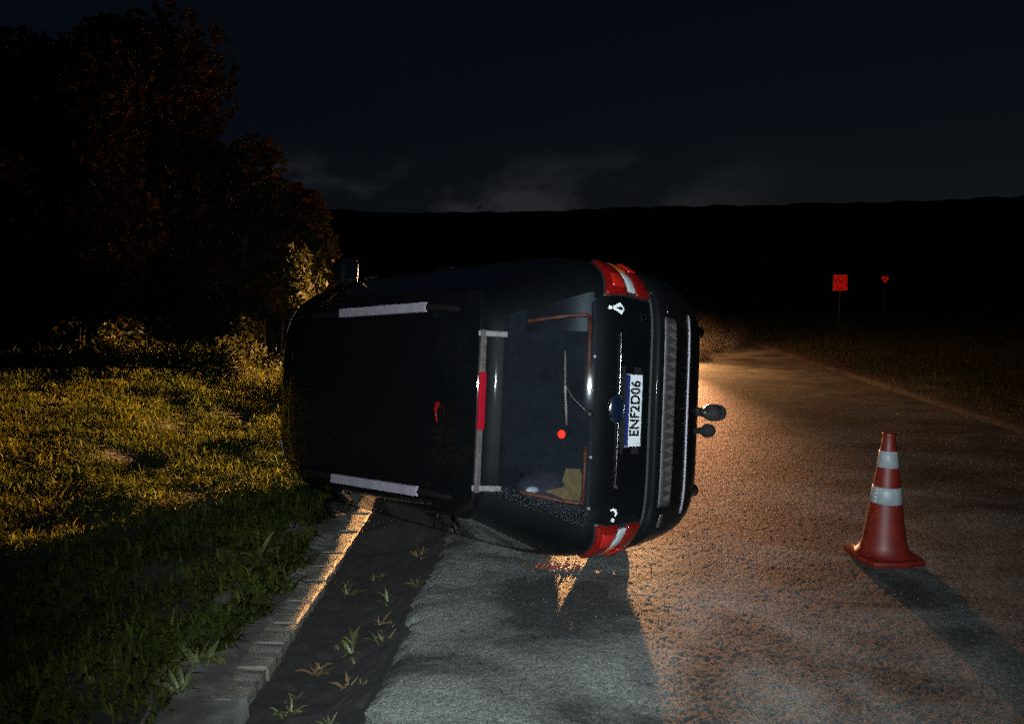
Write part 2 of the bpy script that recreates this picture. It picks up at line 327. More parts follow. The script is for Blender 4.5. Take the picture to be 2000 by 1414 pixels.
# gutter: one row of concrete blocks and a rough apron behind it
gut = bpy.data.objects.new('gutter', None); COL.objects.link(gut); tag(gut, kind='structure')
for i in range(4):
    pass
blk_me = []
for v in range(4):
    bm = bmesh.new(); b_box(bm, (0, 0, 0), (.17, 1, .16), bev=.010)
    for q in bm.verts: q.co += Vector((random.uniform(-.006, .006), 0, random.uniform(-.005, .005)))
    me = bpy.data.meshes.new('block'); bm.to_mesh(me); bm.free(); me.materials.append(M['block']); blk_me.append(me)
y = 3.30; th = math.atan(.074)
while y < 14:
    L = random.uniform(.22, .34); b = bpy.data.objects.new('kerb_block', random.choice(blk_me)); link(b, gut)
    b.location = (kerb_x(y + L / 2) - .085 + random.uniform(-.003, .003), y + L / 2, ZB - .08 + random.uniform(-.004, .004)); b.scale = (1, L - random.uniform(.008, .016), 1)
    b.rotation_euler = (random.uniform(-.012, .002), random.uniform(-.02, .02), th + random.uniform(-.008, .008)); y += L
ap = sheet('apron', lambda u, Y: np.where(u < .01, kerb_x(Y) + .03, kerb_x(Y)) - .165 * np.clip((Y - 3.3) / .1, 0, 1) - .40 * u - .12 * u * vnoise(Y, 0 * Y, .6, 41), ys_grid(.6, 40, .03, 1.1), 26,
      lambda X, Y: np.where(X > kerb_x(Y) + .01, -.13, 0) + ZB - .012 + .04 * (kerb_x(Y) - X) + .022 * vnoise(X, Y, .35, 42) + .012 * vnoise(X, Y, .08, 43), M['conc'])
ap.parent = gut; del ap['kind']

# ------------------------------------------------------------------ grass
def blades(P, h, w, az, bend, col):
    """4-triangle-free blades: quad + tip triangle"""
    n = len(P); d = np.stack([np.cos(az), np.sin(az), 0 * az], -1); s = np.stack([-np.sin(az), np.cos(az), 0 * az], -1)
    up = np.array([0, 0, 1.])
    b0, b1 = P - s * w[:, None] / 2, P + s * w[:, None] / 2
    mid = P + up * (h * .62)[:, None] + d * (h * bend * .35)[:, None]; m0, m1 = mid - s * w[:, None] * .42, mid + s * w[:, None] * .42
    tip = P + up * (h * (1 - .35 * np.minimum(bend, 1.6)))[:, None] + d * (h * bend)[:, None]
    V = np.stack([b0, b1, m1, m0, tip], 1).reshape(-1, 3); i = np.arange(n)[:, None] * 5
    return V, i + np.array([[0, 1, 2, 3]]), i + np.array([[3, 2, 4]]), np.repeat(col, 5, 0)
def grass(name, P, h, w, label):
    n = len(P); az = rng.uniform(0, 2 * PI, n); bend = rng.uniform(.15, 1.9, n)
    dry = np.clip(rng.random(n) ** 2.5 + .9 * vnoise(P[:, 0], P[:, 1], .8, 61), 0, 1); c = np.stack([.65 + .9 * dry, .75 + .35 * dry, .7 + .5 * dry], -1) * rng.uniform(.35, 1.3, (n, 1)) * (1 + .9 * vnoise(P[:, 0], P[:, 1], .35, 62))[:, None]
    V, q, t_, cc = blades(P, h, w, az, bend, c)
    o = big(name, V, [q, t_], M['grass'], col=cc); tag(o, label, 'grass', kind='stuff'); return o
N1 = 230000
Y = 1.4 + 12 * rng.random(N1) ** 1.35; d = rng.random(N1) ** 1.15 * 11
edge = .30 + .28 * vnoise(Y, 0 * Y, .5, 51) + .2 * vnoise(Y, 0 * Y, .2, 52)
X = kerb_x(Y) - np.maximum(.06, edge) - d
cl_ = vnoise(X, Y, .22, 53) + .7 * vnoise(X, Y, .6, 54); keep = cl_ + .8 * rng.random(N1) > .02
X, Y, cl_ = X[keep], Y[keep], cl_[keep]; n1 = len(X)
P = np.stack([X, Y, np.where(X > kerb_x(Y) - .5, -.205, verge_z(X, Y)) - .01], -1)
h = rng.uniform(.035, .13, n1) * (1 + 1.4 * cl_) + .05 * (rng.random(n1) < .06)
grass('verge_grass', P, h, rng.uniform(.006, .017, n1) * (1 + .02 * Y), 'short broad-bladed grass on the verge left of the overturned car')
N2 = 45000
Y = 12.5 + 14 * rng.random(N2); X = -2.5 - 26 * rng.random(N2) ** 1.2
P = np.stack([X, Y, verge_z(X, Y) - .01], -1)
grass('tall_grass', P, rng.uniform(.12, .75, N2) * (.8 + vnoise(X, Y, 1.5, 55)), rng.uniform(.01, .03, N2), 'taller rough grass in front of the dark trees')
N3 = 30000
Y = 2 + 34 * rng.random(N3); X = RK + .05 + 9 * rng.random(N3) ** 1.6
P = np.stack([X, Y, should_z(X, Y) - .01], -1)
grass('roadside_grass', P, rng.uniform(.03, .2, N3) * np.clip((X - RK) / .6, .2, 1.6), rng.uniform(.006, .016, N3), 'dark grass beyond the right edge of the road')

# ------------------------------------------------------------------ trees and shrubs
def leaf_cloud(C, Rv, n, size, hollow=.45, seed=0):
    """C: clump centres (k,3), Rv radii"""
    r = np.random.default_rng(seed); k = r.integers(0, len(C), n); u = r.normal(size=(n, 3)); u /= np.linalg.norm(u, axis=1)[:, None]
    P = C[k] + u * (Rv[k] * (hollow + (1 - hollow) * r.random(n) ** .6))[:, None]
    a = r.normal(size=(n, 3)); a /= np.linalg.norm(a, axis=1)[:, None]; b = np.cross(a, r.normal(size=(n, 3))); b /= np.linalg.norm(b, axis=1)[:, None]
    s = size * r.uniform(.6, 1.4, n)[:, None]
    V = np.stack([P - a * s, P + b * s * .42, P + a * s, P - b * s * .42], 1).reshape(-1, 3); i = np.arange(n)[:, None] * 4
    c = r.uniform(.5, 1.4, (n, 1)) * np.stack([r.uniform(.8, 1.3, n), r.uniform(.7, 1.15, n), r.uniform(.6, 1.1, n)], -1)
    return V, [i + np.array([[0, 1, 2]]), i + np.array([[0, 2, 3]])], np.repeat(c, 4, 0)
def tree(name, loc, H, spread, nclump, nleaf, size, label, trunk_r, low=.25, group=None, seed=0, cat='tree', stems=1):
    loc = (loc[0], loc[1], float(verge_z(np.array(loc[0]), np.array(loc[1]))))
    r = random.Random(seed); t = thing(name, label, cat, loc, 0, group)
    C, Rv = [], []
    bm = bmesh.new()
    for s in range(stems):
        o = Vector((r.uniform(-.3, .3) * (stems > 1) * spread, r.uniform(-.2, .2) * (stems > 1), -.1)); top = Vector((o.x + r.uniform(-.1, .1) * H, o.y + r.uniform(-.08, .08) * H, H * .8))
        pts = [o.lerp(top, q) + Vector((r.uniform(-.03, .03) * H * (0 < q < 1), r.uniform(-.03, .03) * H * (0 < q < 1), 0)) for q in (0, .2, .45, .7, 1)]
        b_tube(bm, pts, [trunk_r * 1.25, trunk_r, trunk_r * .75, trunk_r * .5, trunk_r * .15], 9)
        for k in range(max(3, nclump // stems // 2)):
            q = r.uniform(low, .95); p0 = pts[1].lerp(pts[4], q); a = r.uniform(0, 2 * PI); rad = spread * r.uniform(.35, .95) * math.sqrt(max(.05, 1 - ((q - .35) / .72) ** 2))
            p2 = p0 + Vector((math.cos(a) * rad, math.sin(a) * rad * .8, r.uniform(0, .16) * H)); p1 = p0.lerp(p2, .5) + Vector((0, 0, -.03 * H))
            b_tube(bm, [p0, p1, p2], [trunk_r * .38, trunk_r * .2, trunk_r * .06], 6)
            for j in range(2):
                C.append(p2.lerp(p0, j * .42) + Vector([r.uniform(-.1, .1) * spread for _ in range(3)])); Rv.append(spread * r.uniform(.16, .30))
    bm_obj('trunk', bm, M['bark'], t, True)
    V, T, c = leaf_cloud(np.array([list(p) for p in C]), np.array(Rv), nleaf, size, .3, seed)
    V[:, 2] = np.maximum(V[:, 2], .02)
    big('crown', V, T, M['leaf' if cat == 'tree' else 'shrub_leaf'], t, col=c); return t
tree('broadleaf_tree', (-11.7, 18.0, .1), 8.3, 4.1, 70, 36000, .15, 'tallest dark broadleaf tree on the left against the night sky', .24, .02, seed=3)
tree('broadleaf_tree', (-8.9, 18.9, .0), 5.6, 2.5, 50, 20000, .14, 'lower round tree just right of the tallest tree', .15, .02, seed=5)
tree('broadleaf_tree', (-16.2, 20, .2), 4.4, 2.8, 30, 14000, .10, 'low dark tree at the far left edge', .13, .05, seed=8)
tree('broadleaf_tree', (-7.9, 20.5, .2), 3.2, 1.4, 30, 14000, .09, 'small leafy tree behind the front of the overturned car', .08, .02, seed=9)
SHR = 'shrubs below the dark trees'
for i, (x, y_, H, s, lab) in enumerate([
    (-12.9, 16.2, 1.7, 1.3, 'low dark shrub in front of the tallest tree at far left'),
    (-10.2, 16.0, 1.9, 1.4, 'dense dark shrub at the foot of the tallest tree'),
    (-8.1, 16.6, 2.1, 1.3, 'dark shrub below the lower round tree'),
    (-6.6, 15.6, 1.3, 1.0, 'small brownish shrub at the upper edge of the lit grass'),
    (-5.3, 17.2, 1.5, 1.1, 'shrub beside the yellow-green large-leaved plant'),
    (-12.6, 14.3, .9, 1.7, 'low shrub at the upper edge of the lit grass, far left'),
    (-9.0, 14.0, .7, 1.5, 'low lit shrub on top of the grassy bank'),
    (-6.5, 13.6, .6, 1.2, 'smallest shrub on the bank, nearest the overturned car'),
    (-3.2, 21, 2.0, 1.2, 'faint brown shrub rising above the roof of the overturned car')]):
    tree('shrub', (x, y_, .0), H, s, 26, 6000 if H > 1 else 2200, .06, lab, .035, .05, SHR, 20 + i, 'shrub', 3)
# large-leaved plant catching the light
def leafplant(name, loc, n, L, wd, label, cat, group, colr, seed, lift=.8):
    r = random.Random(seed); t = thing(name, label, cat, loc, 0, group); m = colr; mes = []
    for v in range(3):
        Vv, Ff = [], []; k = 6
        for i in range(k + 1):
            q = i / k; ww = wd * math.sin(PI * min(.98, q * .9 + .08)) ** .8 * .5; x = L * (q - .12 * q * q * (v + 1) * .4); z = L * (lift * q - (.35 + .25 * v) * q * q)
            Vv += [(x, -ww, z + ww * .35), (x, 0, z), (x, ww, z + ww * .35)]
        for i in range(k):
            a = i * 3; Ff += [(a, a + 1, a + 4, a + 3), (a + 1, a + 2, a + 5, a + 4)]
        me = bpy.data.meshes.new('leaf'); me.from_pydata(Vv, [], Ff); me.polygons.foreach_set('use_smooth', [True] * len(me.polygons)); me.materials.append(m); mes.append(me)
    for i in range(n):
        o = bpy.data.objects.new('leaf', r.choice(mes)); link(o, t); o.rotation_euler = (r.uniform(-.3, .3), r.uniform(-.5, .35), i * 2.4 + r.uniform(-.4, .4)); s = r.uniform(.6, 1.15); o.scale = (s, s, s)
        o.location = (r.uniform(-.02, .02), r.uniform(-.02, .02), 0)
    return t
leafy_big = mat('yellow_green_leaf', (.032, .042, .008), .6, tint=True); leafy(leafy_big, .4, (1.4, 1.3, .7))
bp = thing('leafy_bush', 'yellow-green leafy bush catching light between the dark trees and the car', 'bush', (-5.6, 15.2, .3))
rb = random.Random(4); bm = bmesh.new(); Cb, Rb = [], []
for k in range(9):
    e = Vector((rb.uniform(-.35, .35), rb.uniform(-.3, .3), rb.uniform(1.4, 2.1))); b_tube(bm, [(0, 0, 0), (e.x * .3, e.y * .3, 1.0), tuple(e)], [.03, .02, .006], 6); Cb.append(list(e)); Rb.append(rb.uniform(.20, .32)); Cb.append([e.x * .8, e.y * .8, e.z - .5]); Rb.append(rb.uniform(.2, .35))
bm_obj('trunk', bm, M['bark'], bp, True)
V, T, c = leaf_cloud(np.array(Cb), np.array(Rb), 1300, .07, .1, 12); big('crown', V, T, leafy_big, bp, col=c)
M['weed'] = mat('weed_leaf', (.085, .095, .03), .5, noise=.35, nscale=20); M['weedred'] = mat('reddish_weed_leaf', (.14, .085, .04), .5, noise=.35, nscale=20)
WD = 'weeds in the ditch and along its edge'
for i, (x, y_, n_, L, m, lab, z) in enumerate([
    (-1.25, 4.03, 8, .10, 'weed', 'pale star-shaped weed in the middle of the ditch', None), (-1.18, 4.50, 7, .085, 'weed', 'weed furthest up the ditch towards the car', None),
    (-1.14, 4.22, 5, .07, 'weedred', 'tiny yellowed weed below the furthest weed in the ditch', None), (-1.36, 3.74, 9, .10, 'weedred', 'reddish weed beside the kerb blocks in the ditch', None),
    (-1.22, 3.86, 7, .09, 'weed', 'weed between the reddish weed and the pale star-shaped weed', None), (-1.04, 3.86, 7, .075, 'weed', 'greenish weed against the broken asphalt edge', None),
    (-1.12, 5.22, 8, .09, 'weedred', 'orange-lit weed under the side of the overturned car', None), (-1.97, 4.33, 20, .09, 'weed', 'grass tuft on the apron beside the pale concrete patch', -.215),
    (-1.94, 3.62, 22, .12, 'weed', 'big leafy tuft at the lower left edge of the concrete', -.215), (-1.90, 3.34, 20, .10, 'weed', 'leafy tuft next to the dark stick at lower left', -.215),
    (-2.3, 5.15, 9, .15, 'weed', 'isolated tuft in the shaded grass below the car', -.225),
    (-1.02, 4.62, 9, .07, 'weed', 'little weed on the crumbled road edge near the car', None), (-1.50, 4.75, 8, .075, 'weed', 'dull weed beside the lit kerb blocks', None), (-1.36, 3.30, 9, .09, 'weed', 'dim weed at the lower end of the ditch', None), (-1.12, 3.45, 8, .07, 'weedred', 'small brown weed low on the asphalt edge', None)]):
    z = float(ditch_z(np.array(x), np.array(y_))) if z is None else z
    leafplant('weed', (x, y_, z - .005), int(n_ * 1.6), L * 1.25, L * .19, lab, 'weed', WD, M[m], 40 + i, 1.0)
rw = random.Random(9)
for i in range(12):
    y_ = rw.uniform(3.0, 5.2); x = kerb_x(y_) + rw.uniform(.06, .62)
    leafplant('weed', (x, y_, float(ditch_z(np.array(x), np.array(y_))) - .004), rw.randint(6, 12), rw.uniform(.035, .07), rw.uniform(.007, .012), 'small dim weed growing in the dark soil of the ditch', 'weed', WD, M[rw.choice(('weed', 'weed', 'weedred'))], 80 + i, 1.0)
st = tube('stick', [(-2.10, 3.36, -.16), (-2.0, 3.27, -.165), (-1.94, 3.14, -.18), (-1.90, 2.96, -.185)], [.006, .010, .011, .008], M['bark'], None, 7)
tag(st, 'dark broken stick lying on the concrete at the lower left', 'stick')

# far woods along the ridge
nc = 900; a = rng.uniform(-1.25, 1.25, nc); rr_ = rng.uniform(140, 165, nc)
bmpf = 1.37 + .015 * np.sin(a * 3.1 - .2) + .03 * np.sin(a * 9.7 + .3); zz = np.interp(rr_, [130, 150, 170], [0, 8.5, 14]) * bmpf * .92 + rng.uniform(-1, 1.4, nc)
V, T, c = leaf_cloud(np.stack([rr_ * np.sin(a), rr_ * np.cos(a), zz], -1), rng.uniform(1.2, 2.6, nc), 26000, .45, .1, 77)
tag(big('far_woods', V, T, mat('far_leaf', (.02, .02, .012), .9, tint=True), col=c * .8), 'black wooded ridge along the horizon', 'woods', kind='stuff')
#CAR

# ------------------------------------------------------------------ overturned car (x forward, y left, z up in its own frame)
CM = Matrix(((-0.747712, -0.033084, -0.663198, 1.00176), (0.661068, -0.13121, -0.738765, 5.09923), (-0.062577, -0.990802, 0.119978, 0.91768), (0, 0, 0, 1)))
CMn = np.array(CM)
def pchip(x, y):
    x, y = np.array(x, float), np.array(y, float); h = np.diff(x); d = np.diff(y) / h; m = np.zeros_like(y); m[0], m[-1] = d[0], d[-1]
    for i in range(1, len(x) - 1):
        if d[i - 1] * d[i] > 0: m[i] = 2 * d[i - 1] * d[i] / (d[i - 1] + d[i])
    def f(q):
        q = np.asarray(q, float); i = np.clip(np.searchsorted(x, q) - 1, 0, len(x) - 2); t = np.clip((q - x[i]) / h[i], 0, 1)
        return (2 * t ** 3 - 3 * t ** 2 + 1) * y[i] + (t ** 3 - 2 * t ** 2 + t) * h[i] * m[i] + (-2 * t ** 3 + 3 * t ** 2) * y[i + 1] + (t ** 3 - t ** 2) * h[i] * m[i + 1]
    return f
PR = [  # z, rear x, front x, half width
    (.13, .20, 4.40, .76), (.20, .11, 4.52, .85), (.30, .07, 4.60, .895), (.40, .055, 4.66, .925), (.55, .045, 4.70, .945), (.685, .042, 4.71, .955), (.725, .06, 4.70, .955), (.745, .105, 4.69, .955),
    (.82, .108, 4.66, .957), (.95, .115, 4.45, .957), (1.03, .125, 3.98, .952), (1.10, .145, 3.74, .94), (1.16, .185, 3.60, .925), (1.20, .235, 3.52, .90), (1.30, .315, 3.39, .846), (1.45, .435, 3.20, .765), (1.57, .531, 3.04, .70),
    (1.63, .585, 2.97, .675), (1.66, .66, 2.92, .64), (1.69, .78, 2.80, .56), (1.715, 1.0, 2.55, .42), (1.73, 1.4, 2.1, .18)]
PZ = np.array(PR); fr_, ff_, fw_ = (pchip(PZ[:, 0], PZ[:, k]) for k in (1, 2, 3))
def S0(s, z, shell=None):
    pr = (fr_, ff_, fw_) if shell is None else shell
    s, z = np.broadcast_arrays(np.asarray(s, float), np.asarray(z, float)); s = np.mod(s + 1, 8) - 1
    xr, xf, w = pr[0](z), pr[1](z), pr[2](z)
    dx = np.select([s <= 1, s <= 3, s <= 5], [-1 + 0 * s, s - 2, 1 + 0 * s], 6 - s); dy = np.select([s <= 1, s <= 3, s <= 5], [s, 1 + 0 * s, 4 - s], -1 + 0 * s)
    n = np.where(dx < 0, 7.0, 4.2); r = (np.abs(dx) ** n + np.abs(dy) ** n) ** (-1 / n)
    return np.stack([(xr + xf) / 2 + dx * r * (xf - xr) / 2, dy * r * w, z + 0 * r], -1)
def crush_and_gap(P):
    """the side the car lies on is pressed flat where it meets the road, and lifted to let low light pass"""
    Wd = P @ CMn[:3, :3].T + CMn[:3, 3]; g = np.where(Wd[..., 0] > -.93, .006, -.20)
    for gp in (GAP_A, GAP_B): g = np.maximum(g, np.where(Wd[..., 2] < .6, gap_range(Wd[..., 0], Wd[..., 1], gp)[1] + .003, -9))  # body shape raised so slivers of low light reach the ground
    dz = np.maximum(0, g - Wd[..., 2]); Q = P.copy(); Q[..., 1] -= dz / .9908; return Q
def S(s, z, off=0.):
    e = 1e-3; p = S0(s, z); a = S0(np.asarray(s) + e, z) - S0(np.asarray(s) - e, z); b = S0(s, np.asarray(z) + e) - S0(s, np.asarray(z) - e)
    nn = np.cross(b, a); nn /= np.linalg.norm(nn, axis=-1)[..., None] + 1e-12
    return crush_and_gap(p + nn * np.asarray(off, float)[..., None])
def ring_faces(cols, zs):
    nc, nz = len(cols), len(zs); out = []
    for k in range(nz - 1):
        for c in range(nc): out.append((k * nc + c, k * nc + (c + 1) % nc, (k + 1) * nc + (c + 1) % nc, (k + 1) * nc + c))
    return out
def sub(name, V, F, m, parent, smooth=True):
    ids = sorted({i for f in F for i in f}); mp_ = {i: k for k, i in enumerate(ids)}
    return mesh(name, [V[i] for i in ids], [[mp_[i] for i in f] for f in F], m, parent, smooth)
def patch(name, quad, m, parent, off=.004, th=.006, n=(10, 6), dome=0.):
    """curved piece with thickness lying on the body: quad = 4 (s,z) corners"""
    q = np.array(quad, float); a = np.linspace(0, 1, n[0] + 1)[None]; b = np.linspace(0, 1, n[1] + 1)[:, None]
    g = (1 - a)[..., None] * (1 - b)[..., None] * q[0] + a[..., None] * (1 - b)[..., None] * q[1] + a[..., None] * b[..., None] * q[2] + (1 - a)[..., None] * b[..., None] * q[3]
    bul = dome * (np.sin(PI * np.clip(a, 0, 1)) * np.sin(PI * np.clip(b, 0, 1))) ** .5
    top = S(g[..., 0], g[..., 1], off + bul)
    bot = S(g[..., 0], g[..., 1], off - th); A, B = n[0] + 1, n[1] + 1
    V = np.concatenate([top.reshape(-1, 3), bot.reshape(-1, 3)]); F = []
    for j in range(B - 1):
        for i in range(A - 1):
            k = j * A + i; F += [(k, k + 1, k + A + 1, k + A)]
    rim = [j * A for j in range(B)][::-1] + list(range(1, A)) + [j * A + A - 1 for j in range(1, B)] + [(B - 1) * A + i for i in range(A - 2, 0, -1)]
    o = A * B
    for i, j in zip(rim, rim[1:] + rim[:1]): F.append((j, i, i + o, j + o))
    ob = mesh(name, V, F, m, parent, True)
    return ob
def poly(name, pts, m, parent, off, th=.002):
    """flat emblem outline given as (y,z) on the rear"""
    pts = np.array(pts, float); u = pts[:, 0] / fw_(pts[:, 1]); T_ = S(u, pts[:, 1], off); B_ = S(u, pts[:, 1], off - th); n_ = len(pts)
    return mesh(name, list(T_) + list(B_), [list(range(n_))] + [(i, i + n_, (i + 1) % n_ + n_, (i + 1) % n_) for i in range(n_)], m, parent)

suv = thing('overturned_car', 'black sport utility car lying on its left side, roof and tailgate towards us', 'car'); suv.matrix_world = CM
GU = .70
cols = np.unique(np.round(np.r_[np.linspace(-1, 1, 51), -.76, .76, -GU, GU, -GU - .005, GU + .005, np.linspace(1, 1.4, 22), np.linspace(1.4, 3, 44), np.linspace(3, 5, 30)[1:], np.linspace(5, 6.6, 44), np.linspace(6.6, 7, 22)], 4))
cols = cols[cols < 7 - 1e-6]
zs = np.unique(np.round(np.r_[PZ[:, 0], .738, .1925, .26, .35, np.linspace(.40, 1.16, 40), np.linspace(1.20, 1.57, 20), 1.60, 1.645, 1.675, 1.6825, 1.70, 1.7075, 1.722], 4))
zi = lambda z: int(np.argmin(abs(zs - z)))
CC, ZZ = np.meshgrid(cols, zs); Vb = S(CC, ZZ).reshape(-1, 3); Fb = ring_faces(cols, zs); nc = len(cols)
groups = {k: [] for k in ('body', 'bumper', 'tailgate', 'rear_window', 'windscreen', 'roof_panel')}; side_win = {}
WHEELS = [(.98, .37), (3.80, .37)]
for idx, f in enumerate(Fb):
    k, c = divmod(idx, nc); c0, c1 = cols[c], cols[(c + 1) % nc] if c + 1 < nc else 7.0; z0, z1 = zs[k], zs[k + 1]; sm, zm = (c0 + c1) / 2, (z0 + z1) / 2
    p = Vb[list(f)].mean(0)
    if abs(p[1]) > .6 and any((p[0] - wx) ** 2 + (p[2] - wz) ** 2 < .415 ** 2 for wx, wz in WHEELS): continue
    rear = sm < 1
    if rear and abs(sm) < .76 and 1.16 < zm < 1.57: groups['rear_window'].append(f)
    elif 3.2 < sm < 4.8 and 1.16 < zm < 1.57: groups['windscreen'].append(f)
    elif (1 < sm < 3 or sm > 5) and 1.20 < zm < 1.56:
        v = sm - 2 if sm < 3 else 6 - sm; w_ = 0 if -.82 < v < -.42 else 1 if -.36 < v < .12 else 2 if .18 < v < .72 else None
        if w_ is None: groups['body'].append(f)
        else: side_win.setdefault((sm < 3, w_), []).append(f)
    elif zm > 1.675: groups['roof_panel'].append(f)
    elif (rear or sm < 1.28 or sm > 6.72) and zm < .745:
        if not .738 < zm < .745: groups['bumper'].append(f)
    elif rear and abs(sm) < GU and .745 < zm < 1.16: groups['tailgate'].append(f)
    elif rear and GU < abs(sm) < GU + .005 and .745 < zm < 1.16: pass
    else: groups['body'].append(f)
groups['roof_panel'].append([(len(zs) - 1) * nc + c for c in range(nc)])
for k, m in (('body', 'paint'), ('bumper', 'paint'), ('tailgate', 'paint'), ('rear_window', 'glass'), ('windscreen', 'dglass'), ('roof_panel', 'roofglass')):
    sub(k, Vb, groups[k], M[m], suv)
for k, fs in side_win.items(): sub('side_window', Vb, fs, M['dglass'], suv)
# underbody with pipes and axles
ub = [S(s, .13) for s in cols[::2]]
mesh('underbody', ub, [list(range(len(ub)))[::-1]], M['plastic'], suv)
tube('exhaust_pipe', [(3.0, .25, .15), (1.8, .25, .13), (1.1, .1, .16), (.7, -.3, .17), (.35, -.45, .19)], .032, M['steel'], suv)
tube('rear_axle', [(.98, -.7, .30), (.98, 0, .24), (.98, .7, .30)], [.04, .06, .04], M['plastic'], suv)
tube('front_axle', [(3.8, -.7, .30), (3.8, 0, .22), (3.8, .7, .30)], [.04, .09, .04], M['plastic'], suv)
bm = bmesh.new(); b_box(bm, (.55, -.1, .18), (.32, .7, .16), bev=.04); bm_obj('muffler', bm, M['steel'], suv, True)
# wheels
for wx, wz in WHEELS:
    for sy in (-1, 1):
        w = bpy.data.objects.new('wheel', None); link(w, suv); w.location = (wx, sy * .80 if sy < 0 else .62, wz); w.rotation_euler = (0, random.uniform(0, 1), 0 if sy > 0 else PI)
        lathe('tyre', [(.235, -.11), (.30, -.122), (.345, -.115), (.368, -.09), (.370, -.03), (.366, -.025), (.366, -.015), (.370, -.01), (.370, .03), (.366, .035), (.366, .045), (.370, .05), (.368, .09), (.345, .112), (.30, .118), (.235, .10)], M['rubber'], w, 'Y', 40)
        lathe('rim', [(.236, -.11), (.215, -.09), (.205, .0), (.215, .085), (.236, .102)], M['silver'], w, 'Y', 40)
        bm = bmesh.new(); b_tube(bm, [(0, .02, 0), (0, .085, 0)], [.07, .055], 16)
        for k in range(5):
            a = 2 * PI * k / 5; b_box(bm, (math.cos(a) * .135, .065, math.sin(a) * .135), (.16, .03, .055), Matrix.Rotation(0, 3, 'Y'), .008)
            vs = bm.verts[-1:]
        bm.free(); bm = bmesh.new(); b_tube(bm, [(0, .02, 0), (0, .085, 0)], [.07, .055], 16)
        for k in range(5):
            a = 2 * PI * k / 5; b_tube(bm, [(math.cos(a) * .05, .07, math.sin(a) * .05), (math.cos(a) * .21, .055, math.sin(a) * .21)], [.035, .028], 8)
        bm_obj('spokes', bm, M['silver'], w, True)
        sm_ = 1 if sy > 0 else -1
        # arch lip following the side
        Pn = []
        for k in range(25):
            a = math.radians(-32 + 244 * k / 24); x, z = wx + .415 * math.cos(a), wz + .415 * math.sin(a)
            if z < .15: z = .15
            y_ = sy * (float(fw_(z)) * (.995 if x < 3.9 else .96) + .002); q_ = crush_and_gap(np.array([x, y_, z])); Pn.append(tuple(q_))
        tube('arch_lip', Pn, .022, M['plastic'], suv, 8)
        bm = bmesh.new(); n_ = 20; r0 = [bm.verts.new((wx + .42 * math.cos(a), sy * .5, max(.18, wz + .42 * math.sin(a)))) for a in np.linspace(-.5, PI + .5, n_)]
        r1 = [bm.verts.new((v.co.x, sy * .90 if sy < 0 else .66, v.co.z)) for v in r0]
        for k in range(n_ - 1): bm.faces.new((r0[k], r0[k + 1], r1[k + 1], r1[k]))
        bm_obj('arch_liner', bm, M['plastic'], suv, True)
# tail lamps
for sg in (-1, 1):
    tl = bpy.data.objects.new('tail_lamp', None); link(tl, suv)
    def Q(*p): return [(sg * a, z) for a, z in (p if sg > 0 else (p[1], p[0], p[3], p[2]))]
    patch('lamp_housing', Q((.705, .752), (1.03, .745), (1.055, 1.05), (.715, 1.125)), M['plastic'], tl, .006, .02, (16, 12))
    patch('upper_red_lens', Q((.715, .955), (1.035, .935), (1.05, 1.042), (.722, 1.115)), M['redlens'], tl, .022, .014, (16, 8), .012)
    patch('lower_red_lens', Q((.715, .762), (1.02, .755), (1.03, .868), (.715, .878)), M['redlens'], tl, .022, .014, (16, 8), .012)
    patch('reverse_lens', Q((.735, .882), (.885, .880), (.900, .945), (.745, .951)), M['white_lens'], tl, .024, .016, (8, 5), .006)
    patch('amber_lens', Q((.895, .878), (1.025, .872), (1.03, .930), (.905, .944)), M['amber'], tl, .024, .016, (10, 5), .006)
    patch('reflector', Q((.76, .985), (.86, .98), (.87, 1.055), (.77, 1.07)), M['redbright'], tl, .038, .012, (8, 6), .006)
    patch('reflector', Q((.90, .79), (1.0, .79), (1.0, .85), (.90, .855)), M['redbright'], tl, .038, .012, (8, 6), .006)
patch('seam_backing', [(-1.27, .728), (1.27, .728), (1.27, .756), (-1.27, .756)], M['rubber'], suv, -.006, .01, (60, 2))  # backing added behind the bumper seam to stop light leaking through
# bumper pad with triangle ridges, moulding, small reflectors
patch('bumper_pad', [(-.60, .555), (.615, .555), (.61, .690), (-.605, .690)], M['padgrey'], suv, .006, .012, (40, 4))
n_ = 19
for k in range(n_):
    a0 = -.585 + 1.175 * k / n_; a1 = a0 + 1.175 / n_; am = (a0 + a1) / 2
    V = [S(u, z, o) for u, z, o in ((a0 + .004, .57, .0065), (a1 - .004, .57, .0065), (am, .675, .0065), (am, .605, .017))]
    mesh('pad_triangle', V, [(0, 1, 3), (1, 2, 3), (2, 0, 3)], M['padridge'], suv)
patch('bumper_moulding', [(-.66, .405), (.70, .405), (.70, .417), (-.66, .417)], M['silver'], suv, .010, .014, (40, 2))
patch('bumper_reflector', [(-.73, .615), (-.63, .615), (-.63, .66), (-.73, .66)], M['chrome'], suv, .006, .01, (6, 3))
patch('bumper_reflector', [(.66, .615), (.76, .615), (.76, .65), (.66, .65)], M['chrome'], suv, .006, .01, (6, 3))
